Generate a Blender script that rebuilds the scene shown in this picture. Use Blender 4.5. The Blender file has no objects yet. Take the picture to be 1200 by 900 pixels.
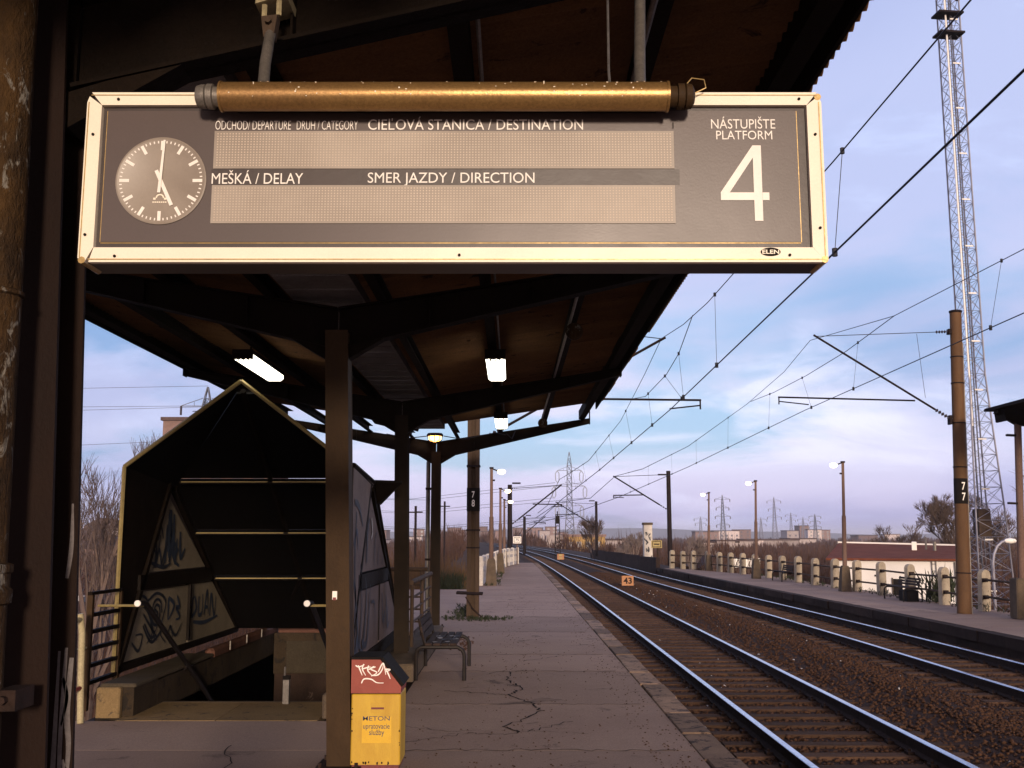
import bpy, math, random
import numpy as np
from mathutils import Vector, Matrix
R = math.radians
sc = bpy.context.scene
COL = sc.collection

# ------------------------------------------------------------ camera, world, sun, exposure
EYE = 1.65
cam = bpy.data.cameras.new("camera"); cam.sensor_width = 36; cam.lens = 36; cam.clip_start = .05; cam.clip_end = 9000
co = bpy.data.objects.new("camera", cam); COL.objects.link(co)
co.location = (0, 0, EYE); co.rotation_euler = (R(90) + math.atan(178/1200), 0, 0)
sc.camera = co
sc.view_settings.view_transform = 'Standard'; sc.view_settings.look = 'None'
sc.view_settings.exposure = 0.50; sc.view_settings.gamma = 1
SUN_EL, SUN_AZ = 8.0, 7.0       # low, behind the camera
sv = Vector((math.sin(R(SUN_AZ))*math.cos(R(SUN_EL)), -math.cos(R(SUN_AZ))*math.cos(R(SUN_EL)), math.sin(R(SUN_EL))))
sl = bpy.data.lights.new("sun", 'SUN'); sl.energy = 2.6; sl.angle = R(7); sl.color = (1.0, .80, .62)
so = bpy.data.objects.new("sun", sl); COL.objects.link(so); so.location = sv*50
so.rotation_euler = (-sv).to_track_quat('-Z', 'Y').to_euler()

w = bpy.data.worlds.new("World"); sc.world = w; w.use_nodes = True
nt = w.node_tree; N = nt.nodes; L = nt.links; N.clear()
out = N.new('ShaderNodeOutputWorld'); bg = N.new('ShaderNodeBackground'); bg.inputs[1].default_value = .1
L.new(bg.outputs[0], out.inputs[0])
sky = N.new('ShaderNodeTexSky'); sky.sky_type = 'NISHITA'; sky.sun_disc = False
sky.sun_elevation = R(SUN_EL); sky.sun_rotation = R(180 - SUN_AZ)
sky.dust_density = 1.5; sky.ozone_density = 2.0
def wmath(op, a, b=None, c=None):
    n = N.new('ShaderNodeMath'); n.operation = op
    for i, v in enumerate((a, b, c)):
        if v is None: continue
        if isinstance(v, (int, float)): n.inputs[i].default_value = v
        else: L.new(v, n.inputs[i])
    return n.outputs[0]
def wramp(src, stops, interp='EASE'):
    n = N.new('ShaderNodeValToRGB'); L.new(src, n.inputs[0]); cr = n.color_ramp; cr.interpolation = interp
    while len(cr.elements) < len(stops): cr.elements.new(.5)
    for e, (p, c) in zip(cr.elements, stops): e.position = p; e.color = (*c, 1)
    return n.outputs[0]
def wmix(f, a, b, mode='MIX'):
    n = N.new('ShaderNodeMix'); n.data_type = 'RGBA'; n.blend_type = mode
    for i, v in ((0, f), (6, a), (7, b)):
        if isinstance(v, (int, float)): n.inputs[i].default_value = v
        elif isinstance(v, tuple): n.inputs[i].default_value = (*v, 1)
        else: L.new(v, n.inputs[i])
    return n.outputs[2]
tc = N.new('ShaderNodeTexCoord'); sep = N.new('ShaderNodeSeparateXYZ'); L.new(tc.outputs['Generated'], sep.inputs[0])
zc = wmath('MAXIMUM', sep.outputs[2], 0.0); zz = wmath('ADD', zc, .21)
cmb = N.new('ShaderNodeCombineXYZ'); L.new(wmath('DIVIDE', sep.outputs[0], zz), cmb.inputs[0])
L.new(wmath('DIVIDE', sep.outputs[1], zz), cmb.inputs[1]); cmb.inputs[2].default_value = 3.7
def wnoise(scale, detail, rough, dist, off=0., sx=1.):
    m = N.new('ShaderNodeMapping'); L.new(cmb.outputs[0], m.inputs[0]); m.inputs['Location'].default_value = (off, off*.7, 0)
    m.inputs['Scale'].default_value = (sx, 1, 1); m.inputs['Rotation'].default_value = (0, 0, .35)
    n = N.new('ShaderNodeTexNoise'); L.new(m.outputs[0], n.inputs[0]); n.inputs['Scale'].default_value = scale
    n.inputs['Detail'].default_value = detail; n.inputs['Roughness'].default_value = rough; n.inputs['Distortion'].default_value = dist
    return n.outputs[0]
n1 = wnoise(.95, 7, .55, .5, 1.3, .85); n2 = wnoise(1.5, 8, .58, .6, 7.1, .8); n3 = wnoise(.5, 3, .5, .2, 4.2)
# clear sky between the clouds, cool blue; cloud lavender grey; thin bright veils
clear = wmix(.65, sky.outputs[0], wramp(zc, [(0, (3.6, 3.9, 6.2)), (.10, (3.1, 4.6, 7.6)), (.45, (3.0, 3.9, 6.9)), (1, (2.0, 2.8, 5.4))]))
cloudc = wramp(zc, [(0, (4.5, 4.1, 6.1)), (.10, (5.2, 5.3, 7.1)), (.30, (3.5, 4.0, 6.3)), (1, (3.0, 3.5, 5.8))])
bright = wramp(zc, [(0, (5.4, 5.2, 7.2)), (.12, (6.2, 6.4, 8.2)), (.35, (4.9, 5.9, 8.8)), (1, (4.4, 5.0, 8.0))])
cover = wramp(n1, [(.37, (0, 0, 0)), (.52, (1, 1, 1))])
veil = wramp(n2, [(.48, (0, 0, 0)), (.66, (1, 1, 1))])
c = wmix(cover, clear, cloudc); c = wmix(wmath('MULTIPLY', veil, .85), c, bright)
patch = wramp(n3, [(.40, (.74, .79, .88)), (.62, (1.14, 1.12, 1.07))])
c = wmix(1.0, c, patch, 'MULTIPLY')
# the sunset side of the sky (behind the camera) is warm
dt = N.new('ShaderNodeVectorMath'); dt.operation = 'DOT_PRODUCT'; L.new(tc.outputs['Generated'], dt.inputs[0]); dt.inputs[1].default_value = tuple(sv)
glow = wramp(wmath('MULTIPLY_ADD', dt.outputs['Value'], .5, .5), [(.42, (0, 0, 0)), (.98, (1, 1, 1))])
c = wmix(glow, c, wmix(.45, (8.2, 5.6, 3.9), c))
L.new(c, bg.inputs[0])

# ------------------------------------------------------------ materials
def mat(name, c1, c2=None, scale=6., rough=.7, metal=0., bump=.15, c3=None, c3amt=.5, stretch=(1, 1, 1), emit=None, spec=.4, fine=60., rvar=.12, fmix=.5):
    m = bpy.data.materials.new(name); m.use_nodes = True
    t = m.node_tree; n = t.nodes; l = t.links; b = n['Principled BSDF']
    b.inputs['Roughness'].default_value = rough; b.inputs['Metallic'].default_value = metal
    b.inputs['Specular IOR Level'].default_value = spec
    if emit:
        b.inputs['Base Color'].default_value = (*c1, 1); b.inputs['Emission Color'].default_value = (*emit[0], 1); b.inputs['Emission Strength'].default_value = emit[1]
        return m
    c2 = c2 or tuple(x*.72 for x in c1)
    g = n.new('ShaderNodeTexCoord'); mp = n.new('ShaderNodeMapping'); l.new(g.outputs['Object'], mp.inputs[0])
    oi = n.new('ShaderNodeObjectInfo'); mp.inputs['Scale'].default_value = stretch
    vm = n.new('ShaderNodeVectorMath'); vm.operation = 'SCALE'; vm.inputs[3].default_value = 37.
    cx = n.new('ShaderNodeCombineXYZ'); l.new(oi.outputs['Random'], cx.inputs[0]); l.new(oi.outputs['Random'], cx.inputs[2]); l.new(cx.outputs[0], vm.inputs[0])
    l.new(vm.outputs[0], mp.inputs['Location'])
    def noise(s, d, r, dist=.3):
        q = n.new('ShaderNodeTexNoise'); l.new(mp.outputs[0], q.inputs[0]); q.inputs['Scale'].default_value = s
        q.inputs['Detail'].default_value = d; q.inputs['Roughness'].default_value = r; q.inputs['Distortion'].default_value = dist
        return q.outputs[0]
    def ramp(src, p0, p1):
        q = n.new('ShaderNodeMapRange'); l.new(src, q.inputs[0]); q.inputs[1].default_value = p0; q.inputs[2].default_value = p1; return q.outputs[0]
    def mix(f, a, bb):
        q = n.new('ShaderNodeMix'); q.data_type = 'RGBA'
        l.new(f, q.inputs[0])
        for i, v in ((6, a), (7, bb)):
            if isinstance(v, tuple): q.inputs[i].default_value = (*v, 1)
            else: l.new(v, q.inputs[i])
        return q.outputs[2]
    a = noise(scale, 6, .62); f = noise(fine, 4, .7)
    c = mix(ramp(a, .35, .65), c1, c2)
    if c3: c = mix(ramp(noise(scale*2.3, 8, .7, .8), 1-c3amt*.62, 1.06-c3amt*.62), c, c3)
    q = n.new('ShaderNodeMix'); q.data_type = 'RGBA'; q.blend_type = 'MULTIPLY'; q.inputs[0].default_value = fmix
    l.new(c, q.inputs[6]); l.new(ramp(f, .2, .75), q.inputs[7]); c = q.outputs[2]
    h = n.new('ShaderNodeHueSaturation'); l.new(c, h.inputs['Color']); l.new(ramp2(n, l, oi.outputs['Random'], 1-rvar, 1+rvar), h.inputs['Value'])
    l.new(h.outputs[0], b.inputs['Base Color'])
    l.new(ramp2(n, l, a, rough-.12, min(1, rough+.12)), b.inputs['Roughness'])
    if bump:
        bp = n.new('ShaderNodeBump'); bp.inputs['Strength'].default_value = bump; bp.inputs['Distance'].default_value = .02
        ad = n.new('ShaderNodeMath'); ad.operation = 'ADD'; l.new(a, ad.inputs[0]); l.new(f, ad.inputs[1]); l.new(ad.outputs[0], bp.inputs['Height'])
        l.new(bp.outputs[0], b.inputs['Normal'])
    return m
def ramp2(n, l, src, o0, o1):
    q = n.new('ShaderNodeMapRange'); l.new(src, q.inputs[0]); q.inputs[3].default_value = o0; q.inputs[4].default_value = o1; return q.outputs[0]

M = dict(
 asphalt=mat('asphalt', (.325, .222, .165), (.40, .285, .215), .6, .85, bump=.35, c3=(.20, .138, .105), c3amt=.66, fine=90, spec=.10),
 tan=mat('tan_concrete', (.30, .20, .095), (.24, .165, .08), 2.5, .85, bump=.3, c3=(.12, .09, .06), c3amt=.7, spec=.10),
 facing=mat('brown_facing', (.085, .066, .044), (.066, .052, .036), 2.5, .85, spec=.1),
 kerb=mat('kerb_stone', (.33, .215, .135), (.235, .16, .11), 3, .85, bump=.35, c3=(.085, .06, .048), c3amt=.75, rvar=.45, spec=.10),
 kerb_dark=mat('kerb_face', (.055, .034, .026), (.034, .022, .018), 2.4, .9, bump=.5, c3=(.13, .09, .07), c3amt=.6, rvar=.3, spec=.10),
 concrete=mat('pale_concrete', (.46, .39, .29), (.36, .30, .225), 5, .85, bump=.35, c3=(.16, .12, .09), c3amt=.66, spec=.10),
 concrete_grey=mat('grey_concrete', (.15, .110, .075), (.105, .078, .054), 4, .88, bump=.4, c3=(.10, .08, .065), c3amt=.7, spec=.10),
 white_panel=mat('white_panel', (.74, .68, .60), (.60, .54, .47), 4, .8, bump=.3, c3=(.30, .24, .2), c3amt=.55, spec=.10),
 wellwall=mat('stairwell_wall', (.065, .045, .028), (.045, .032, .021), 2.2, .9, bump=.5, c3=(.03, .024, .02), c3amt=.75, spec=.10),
 ballast=mat('ballast_bed', (.046, .023, .013), (.070, .036, .020), 9, .95, bump=.9, c3=(.022, .014, .012), c3amt=.8, fine=38, spec=.10),
 stone=mat('ballast_stones', (.105, .052, .028), (.055, .028, .016), 14, .92, bump=.4, c3=(.22, .17, .14), c3amt=.42, fine=30, spec=.10),
 soil=mat('scrub_soil', (.060, .036, .028), (.042, .027, .021), .35, .95, bump=.5, c3=(.08, .06, .035), c3amt=.55, fine=3, spec=.10),
 sleeper=mat('sleeper', (.115, .062, .035), (.070, .040, .024), 5, .9, bump=.6, c3=(.035, .025, .02), c3amt=.7, stretch=(.5, 3, 1), rvar=.25, spec=.10),
 rail_rust=mat('rail_rust', (.045, .026, .02), (.028, .018, .015), 12, .85, bump=.3, spec=.10),
 rail_top=mat('rail_top', (.83, .85, .95), (.74, .77, .88), 3, .26, 1.0, .03, fine=20, rvar=0),
 steel_dark=mat('dark_brown_steel', (.0085, .0050, .0030), (.012, .007, .0042), 5, .75, .0, .35, c3=(.022, .013, .007), c3amt=.42, spec=.08),
 steel_mid=mat('brown_painted_steel', (.055, .031, .014), (.038, .022, .011), 3, .62, .0, .2, c3=(.036, .022, .012), c3amt=.6, spec=.10, stretch=(1, 1, .6), fmix=.25),
 steel_c2=mat('dark_column_paint', (.022, .013, .0065), (.016, .010, .006), 6, .62, 0, .3, c3=(.07, .05, .03), c3amt=.32, spec=.10, stretch=(1, 1, .7), fmix=.25),
 post0=mat('near_post_paint', (.011, .0055, .004), (.015, .0075, .005), 3, .65, 0, .15, c3=(.011, .007, .006), c3amt=.5, spec=.10, stretch=(1, 1, .6), fmix=.2),
 pipe_old=mat('peeling_pipe', (.070, .037, .013), (.030, .018, .010), 7, .8, 0, .8, c3=(.19, .17, .14), c3amt=.70, stretch=(1.3, 1.3, .55), fine=45, spec=.10),
 sheet=mat('rusty_roof_sheet', (.21, .105, .046), (.15, .078, .038), 1.6, .8, 0, .25, c3=(.05, .03, .02), c3amt=.65, stretch=(1, 2, 1), rvar=.3, spec=.10),
 gutter=mat('grey_gutter', (.17, .155, .15), (.11, .10, .095), 4, .7, 0, .3),
 cream=mat('cream_frame', (.88, .80, .64), (.84, .75, .60), 3, .42, 0, .05, c3=(.70, .56, .38), c3amt=.4, rvar=0, fine=140, fmix=.10),
 gold_edge=mat('gold_edge', (.62, .42, .16), (.5, .33, .12), 8, .35, .3, .05, rvar=0),
 face=mat('board_face', (.100, .076, .070), (.082, .062, .057), 2, .34, 0, .03, c3=(.15, .118, .105), c3amt=.5, rvar=0, fine=160, fmix=.10),
 face_dark=mat('board_surround', (.045, .033, .030), (.055, .04, .036), 5, .4, 0, .03, rvar=0, fmix=.10),
 display=mat('matrix_display', (.26, .215, .175), (.38, .325, .27), 1.6, .45, 0, .02, rvar=.03, fine=110, fmix=.10),
 dot=mat('matrix_dot', (.56, .46, .36), (.50, .41, .32), 4, .5, 0, 0, rvar=0, fmix=.10),
 dial=mat('clock_dial', (.30, .235, .195), (.27, .21, .175), 3, .4, 0, .02, rvar=0, fmix=.10),
 white=mat('white_print', (.88, .83, .76), (.82, .77, .70), 5, .5, 0, 0, rvar=0, fmix=.10),
 black=mat('black', (.012, .009, .008), (.018, .014, .012), 8, .8, 0, .1, spec=.12),
 bronze=mat('bronze_tube', (.42, .25, .09), (.33, .185, .07), 5, .36, .6, .06, c3=(.14, .075, .045), c3amt=.5, fine=120),
 galv=mat('galvanised', (.26, .23, .20), (.18, .16, .14), 8, .5, .5, .15, c3=(.2, .14, .08), c3amt=.4),
 bin_y=mat('yellow_paint', (.56, .345, .022), (.47, .27, .020), 4, .55, 0, .12, c3=(.28, .12, .025), c3amt=.50, rvar=0, stretch=(2, 2, .6), fmix=.10),
 bin_r=mat('red_paint', (.27, .045, .026), (.22, .036, .022), 4, .55, 0, .12, c3=(.17, .04, .03), c3amt=.4, rvar=0, fmix=.10),
 bin_lab=mat('label_yellow', (.66, .39, .012), (.62, .35, .012), 8, .5, 0, 0, rvar=0, fmix=.10),
 ink=mat('blue_ink', (.05, .055, .09), (.07, .07, .10), 12, .6, 0, 0, rvar=0),
 brownsteel=mat('mast_brown', (.155, .082, .038), (.115, .062, .032), 3, .6, 0, .2, c3=(.075, .04, .022), c3amt=.5, stretch=(1.2, 1.2, .4), fmix=.3, spec=.10),
 mast_grey=mat('mast_weathered', (.10, .064, .042), (.072, .048, .033), 4, .7, 0, .3, c3=(.30, .25, .20), c3amt=.45, stretch=(1.5, 1.5, .2), spec=.10),
 mast_dark=mat('mast_dark', (.016, .011, .012), (.024, .016, .016), 4, .7, 0, .2, spec=.10),
 lamp_pole=mat('lamp_pole', (.20, .125, .095), (.16, .10, .078), 6, .75, 0, .2, stretch=(1, 1, .3), spec=.10),
 wire=mat('wire', (.020, .018, .022), (.02, .018, .02), 5, .6, .3, 0),
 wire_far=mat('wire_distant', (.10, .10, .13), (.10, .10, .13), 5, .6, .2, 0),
 pylon=mat('pylon_steel_hazed', (.16, .17, .21), (.13, .14, .18), 2, .6, .3, 0),  # blue of distance haze put into the steel colour
 pylon_pale=mat('pylon_steel_hazed_pale', (.26, .26, .33), (.23, .23, .30), 2, .6, .2, 0),  # farther pylons: stronger haze put into the colour, paler
 tower=mat('tower_steel', (.36, .35, .40), (.30, .29, .34), 2, .5, .3, 0),
 insul=mat('insulator', (.045, .03, .03), (.06, .04, .04), 10, .3, 0, 0),
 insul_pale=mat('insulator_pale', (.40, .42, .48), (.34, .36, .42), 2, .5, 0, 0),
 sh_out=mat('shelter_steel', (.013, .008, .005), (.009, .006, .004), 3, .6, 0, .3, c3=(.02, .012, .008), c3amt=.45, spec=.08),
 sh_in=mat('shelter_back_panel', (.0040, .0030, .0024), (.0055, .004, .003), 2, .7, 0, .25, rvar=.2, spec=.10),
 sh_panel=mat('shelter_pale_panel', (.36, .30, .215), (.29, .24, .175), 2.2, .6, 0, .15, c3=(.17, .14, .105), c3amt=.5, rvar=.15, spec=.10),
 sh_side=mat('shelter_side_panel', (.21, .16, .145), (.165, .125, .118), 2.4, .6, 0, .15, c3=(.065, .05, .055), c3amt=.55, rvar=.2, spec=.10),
 rim=mat('yellow_lit_rim', (.40, .30, .11), (.32, .24, .09), 5, .4, .3, .1, rvar=0),  # light on steel edges put into the colour; handrail brackets share it
 spray=mat('spray_blue_black', (.018, .022, .035), (.03, .04, .07), 9, .6, 0, 0),
 spray_b=mat('spray_blue', (.05, .075, .12), (.035, .05, .09), 9, .6, 0, 0),
 spray_grey=mat('spray_grey', (.20, .175, .17), (.13, .11, .11), 9, .6, 0, 0),
 spray_w=mat('spray_white', (.62, .58, .55), (.5, .47, .45), 9, .6, 0, 0),
 cream_pole=mat('cream_pole', (.50, .42, .24), (.40, .33, .18), 6, .6, 0, .2, c3=(.25, .15, .08), c3amt=.45),
 redpaint=mat('dark_red_rail', (.20, .02, .025), (.14, .02, .02), 6, .5, 0, .1),
 bench_tube=mat('bench_tube', (.014, .010, .009), (.02, .014, .012), 8, .5, .1, .15, spec=.2),
 bench_wood=mat('bench_wood', (.055, .036, .030), (.038, .026, .022), 8, .75, 0, .4, c3=(.16, .13, .13), c3amt=.4, stretch=(3, .4, 3), rvar=.25, spec=.10),
 coping=mat('pinkish_coping', (.17, .080, .056), (.125, .060, .044), 4, .75, 0, .25, c3=(.33, .27, .23), c3amt=.35, spec=.10),
 crack=mat('crack_dirt', (.022, .016, .014), (.03, .02, .018), 9, .95, 0, 0, spec=.10),
 bark=mat('bare_bark', (.17, .115, .09), (.125, .085, .068), 6, .9, 0, .3),
 bark_pale=mat('pale_bark', (.36, .28, .24), (.26, .19, .16), 6, .9, 0, .3),
 twig=mat('scrub_twigs', (.105, .055, .038), (.070, .039, .030), .12, .95, 0, 0, c3=(.12, .08, .062), c3amt=.36, fine=2, spec=.10),
 reed=mat('dry_reeds', (.17, .095, .038), (.12, .066, .030), 1.2, .9, 0, 0, c3=(.12, .10, .04), c3amt=.45, fine=3),
 grass=mat('green_weeds', (.034, .042, .016), (.024, .030, .012), 3, .9, 0, 0, c3=(.12, .09, .04), c3amt=.4),
 wall_white=mat('white_render', (.86, .82, .78), (.80, .76, .72), .8, .85, 0, .1, c3=(.52, .44, .38), c3amt=.4, fmix=.10, spec=.10),
 roof_red=mat('red_brown_roof', (.22, .068, .034), (.16, .050, .028), 1.2, .85, 0, .3, c3=(.08, .035, .028), c3amt=.5, spec=.10),
 far_wall=mat('far_wall', (.60, .50, .47), (.54, .45, .43), .2, .9, 0, 0, rvar=.35, fine=1, spec=.10),
 far_warm=mat('far_wall_warm', (.27, .175, .15), (.23, .155, .135), .2, .9, 0, 0, rvar=.3, fine=1, spec=.10),
 far_yellow=mat('far_wall_yellow', (.46, .28, .09), (.40, .25, .08), .2, .9, 0, 0, fine=1),
 far_roof=mat('far_roof', (.10, .065, .058), (.085, .055, .05), .2, .9, 0, 0, rvar=.3, fine=1, spec=.10),
 far_win=mat('far_window', (.10, .09, .11), (.14, .12, .14), .5, .3, 0, 0),
 hill=mat('far_hills', (.10, .085, .105), (.08, .07, .09), .01, 1, 0, 0, fine=.05, spec=.10),
 orange=mat('orange_plate', (.44, .17, .045), (.36, .14, .04), 5, .5, 0, .05),
 yellow=mat('yellow_plate', (.46, .34, .10), (.40, .29, .09), 5, .5, 0, 0),
 car_w=mat('car_paint_white', (.70, .70, .72), (.66, .66, .68), 3, .3, 0, 0),
 car_b=mat('car_paint_blue', (.06, .08, .13), (.05, .07, .11), 3, .3, 0, 0),
 glass=mat('dark_glass', (.02, .025, .03), (.03, .035, .04), 3, .12, 0, 0),
 tube_lit=mat('lit_tube', (1, .95, .85), emit=((1, .93, .78), 9.)),
 fix_lit=mat('lit_diffuser', (1, .95, .85), emit=((1, .93, .76), 4.2)),
 lamp_lit=mat('lit_street_lamp', (1, .9, .7), emit=((1, .74, .40), 3.6)),
 lamp_orange=mat('lit_orange_lamp', (1, .6, .3), emit=((1, .42, .10), 7.)),
)

# ------------------------------------------------------------ mesh building
class MB:
    def __init__(s): s.v = []; s.f = []; s.m = []
    def add(s, vs, fs, mi=0):
        b = len(s.v); s.v += [tuple(p) for p in vs]; s.f += [tuple(b+i for i in f) for f in fs]; s.m += [mi]*len(fs); return s
    def box(s, x0, x1, y0, y1, z0, z1, mi=0):
        return s.add([(x0,y0,z0),(x1,y0,z0),(x1,y1,z0),(x0,y1,z0),(x0,y0,z1),(x1,y0,z1),(x1,y1,z1),(x0,y1,z1)],
              [(0,3,2,1),(4,5,6,7),(0,1,5,4),(1,2,6,5),(2,3,7,6),(3,0,4,7)], mi)
    def bbox(s, x0, x1, y0, y1, z0, z1, b=.01, mi=0):   # box with chamfered vertical and top edges
        bt = [(x0+b,y0),(x1-b,y0),(x1,y0+b),(x1,y1-b),(x1-b,y1),(x0+b,y1),(x0,y1-b),(x0,y0+b)]
        cx, cy = (x0+x1)/2, (y0+y1)/2
        def sh(p, d): return (p[0]-math.copysign(d, p[0]-cx), p[1]-math.copysign(d, p[1]-cy))
        v = [(p[0],p[1],z0) for p in bt]+[(p[0],p[1],z1-b) for p in bt]+[(*sh(p,b),z1) for p in bt]
        f = [tuple(range(7,-1,-1))]
        for r in (0, 8):
            for i in range(8): j = (i+1)%8; f.append((r+i, r+j, r+8+j, r+8+i))
        f.append(tuple(range(16,24))); return s.add(v, f, mi)
    def tube(s, p, q, r, n=8, r2=None, caps=True, mi=0):
        p = Vector(p); q = Vector(q); d = q-p
        if d.length < 1e-6: return s
        d.normalize(); a = d.orthogonal().normalized(); b = d.cross(a); r2 = r if r2 is None else r2
        v = [p+(a*math.cos(t)+b*math.sin(t))*r for t in (2*math.pi*i/n for i in range(n))] + [q+(a*math.cos(t)+b*math.sin(t))*r2 for t in (2*math.pi*i/n for i in range(n))]
        f = [(i, (i+1)%n, n+(i+1)%n, n+i) for i in range(n)]
        if caps: f += [tuple(range(n-1,-1,-1)), tuple(range(n, 2*n))]
        return s.add(v, f, mi)
    def path(s, pts, r, n=8, mi=0):
        pts = [Vector(p) for p in pts]; k = len(pts); v = []; up = None
        for i in range(k):
            d = (pts[min(i+1,k-1)]-pts[max(i-1,0)]).normalized()
            if up is None: a = d.orthogonal().normalized()
            else: a = (up-d*up.dot(d)).normalized()
            up = a; b = d.cross(a); rr = r[i] if isinstance(r, (list, tuple)) else r
            v += [pts[i]+(a*math.cos(2*math.pi*j/n)+b*math.sin(2*math.pi*j/n))*rr for j in range(n)]
        f = []
        for i in range(k-1):
            for j in range(n): f.append((i*n+j, i*n+(j+1)%n, (i+1)*n+(j+1)%n, (i+1)*n+j))
        f += [tuple(range(n-1,-1,-1)), tuple(range((k-1)*n, k*n))]
        return s.add(v, f, mi)
    def prism(s, poly, axis, a0, a1, mi=0):   # poly of 2D points extruded along 'x','y' or 'z'
        n = len(poly)
        def P(p, t): return {'x': (t, p[0], p[1]), 'y': (p[0], t, p[1]), 'z': (p[0], p[1], t)}[axis]
        v = [P(p, a0) for p in poly]+[P(p, a1) for p in poly]
        f = [tuple(range(n)), tuple(range(2*n-1, n-1, -1))]+[(i, n+i, n+(i+1)%n, (i+1)%n) for i in range(n)]
        return s.add(v, f, mi)
    def lathe(s, prof, n=16, axis='z', o=(0,0,0), mi=0):
        v = []; o = Vector(o)
        for r, h in prof:
            for j in range(n):
                t = 2*math.pi*j/n; a, b = r*math.cos(t), r*math.sin(t)
                v.append(o+Vector({'z': (a,b,h), 'x': (h,a,b), 'y': (a,h,b)}[axis]))
        k = len(prof); f = [(i*n+j, i*n+(j+1)%n, (i+1)*n+(j+1)%n, (i+1)*n+j) for i in range(k-1) for j in range(n)]
        f += [tuple(range(n-1,-1,-1)), tuple(range((k-1)*n, k*n))]
        return s.add(v, f, mi)
    def mesh(s, name, ms, smooth=False):
        me = bpy.data.meshes.new(name); me.from_pydata(s.v, [], s.f)
        for m_ in (ms if isinstance(ms, (list, tuple)) else [ms]): me.materials.append(M[m_] if isinstance(m_, str) else m_)
        if any(s.m): me.polygons.foreach_set('material_index', s.m)
        import bmesh
        if len(s.f) < 20000:
            bm = bmesh.new(); bm.from_mesh(me); bmesh.ops.recalc_face_normals(bm, faces=bm.faces); bm.to_mesh(me); bm.free()
        if smooth:
            me.polygons.foreach_set('use_smooth', [True]*len(me.polygons))
            try: me.set_sharp_from_angle(angle=R(38))
            except Exception: pass
        me.update(); return me
    def build(s, name, ms, parent=None, smooth=False, loc=None):
        return link(name, s.mesh(name, ms, smooth), parent, loc)
def link(name, me, parent=None, loc=None, rot=None):
    o = bpy.data.objects.new(name, me); COL.objects.link(o)
    if parent is not None: o.parent = parent
    if loc is not None: o.location = loc
    if rot is not None: o.rotation_euler = rot
    return o
def tag(o, label=None, cat=None, group=None, kind=None):
    if label: o['label'] = label
    if cat: o['category'] = cat
    if group: o['group'] = group
    if kind: o['kind'] = kind
    return o
def thing(name, label, cat, loc=(0,0,0), rz=0, group=None):
    return tag(link(name, None, None, loc, (0,0,rz)), label, cat, group)
def structure(o): o['kind'] = 'structure'; return o
def copy_tree(o, parent=None, label=None):
    c_ = o.copy(); COL.objects.link(c_)
    if parent is not None: c_.parent = parent
    for ch in list(o.children): copy_tree(ch, c_)
    if label: c_['label'] = label
    return c_
def text(body, x0, x1, z0, z1, y, m_, parent, name='lettering', bold=0., face='-y', depth=.0012, shear=0.):
    cu = bpy.data.curves.new('t', 'FONT'); cu.body = body; cu.offset = bold; cu.resolution_u = 4; cu.shear = shear
    ob = bpy.data.objects.new('t', cu); COL.objects.link(ob)
    bpy.context.view_layer.update()
    me = bpy.data.meshes.new_from_object(ob.evaluated_get(bpy.context.evaluated_depsgraph_get()))
    bpy.data.objects.remove(ob)
    n = len(me.vertices); a = np.empty(n*3); me.vertices.foreach_get('co', a); a = a.reshape(-1, 3)
    mn, mx = a.min(0), a.max(0)
    fs = [tuple(p.vertices) for p in me.polygons]
    X = x0+(a[:,0]-mn[0])/(mx[0]-mn[0])*(x1-x0); Z = z0+(a[:,1]-mn[1])/(mx[1]-mn[1])*(z1-z0)
    mb = MB(); mb.add([(X[i], y, Z[i]) for i in range(n)], [f[::1] for f in fs])
    bpy.data.meshes.remove(me)
    me = bpy.data.meshes.new(name); me.from_pydata(mb.v, [], mb.f); me.materials.append(M[m_]); me.update()
    return link(name, me, parent)
def strokes(lines, width, y, m_, parent, name='graffiti', plane='xz', seg=10):
    """flat spray strokes; each line a list of 2D points, smoothed; laid on a plane at constant third coordinate"""
    mb = MB()
    for k, ln in enumerate(lines):
        pts = []
        n = len(ln)
        for i in range(n-1):
            p0, p1, p2, p3 = ln[max(i-1,0)], ln[i], ln[i+1], ln[min(i+2,n-1)]
            for t in (j/seg for j in range(seg)):
                pts.append(tuple(.5*((2*p1[a])+(-p0[a]+p2[a])*t+(2*p0[a]-5*p1[a]+4*p2[a]-p3[a])*t*t+(-p0[a]+3*p1[a]-3*p2[a]+p3[a])*t**3) for a in (0,1)))
        pts.append(ln[-1]); v = []; kk = len(pts)
        yy = y + (k % 5)*(.0006 if plane == 'xz' else .0006)*(-1 if plane == 'xz' else 1)
        for i, p in enumerate(pts):
            a = pts[min(i+1,kk-1)]; b = pts[max(i-1,0)]; dx, dz = a[0]-b[0], a[1]-b[1]; l = math.hypot(dx, dz) or 1
            wd = width*(.5+.5*math.sin(math.pi*min(1, .15+i/kk)))*.5
            for s_ in (-1, 1):
                q = (p[0]-dz/l*wd*s_, p[1]+dx/l*wd*s_)
                v.append((q[0], yy, q[1]) if plane == 'xz' else (yy, q[0], q[1]))
        mb.add(v, [(2*i, 2*i+1, 2*i+3, 2*i+2) for i in range(kk-1)])
    o = mb.build(name, m_, parent)
    if len(lines) > 1: o['kind'] = 'stuff'
    return o

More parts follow.
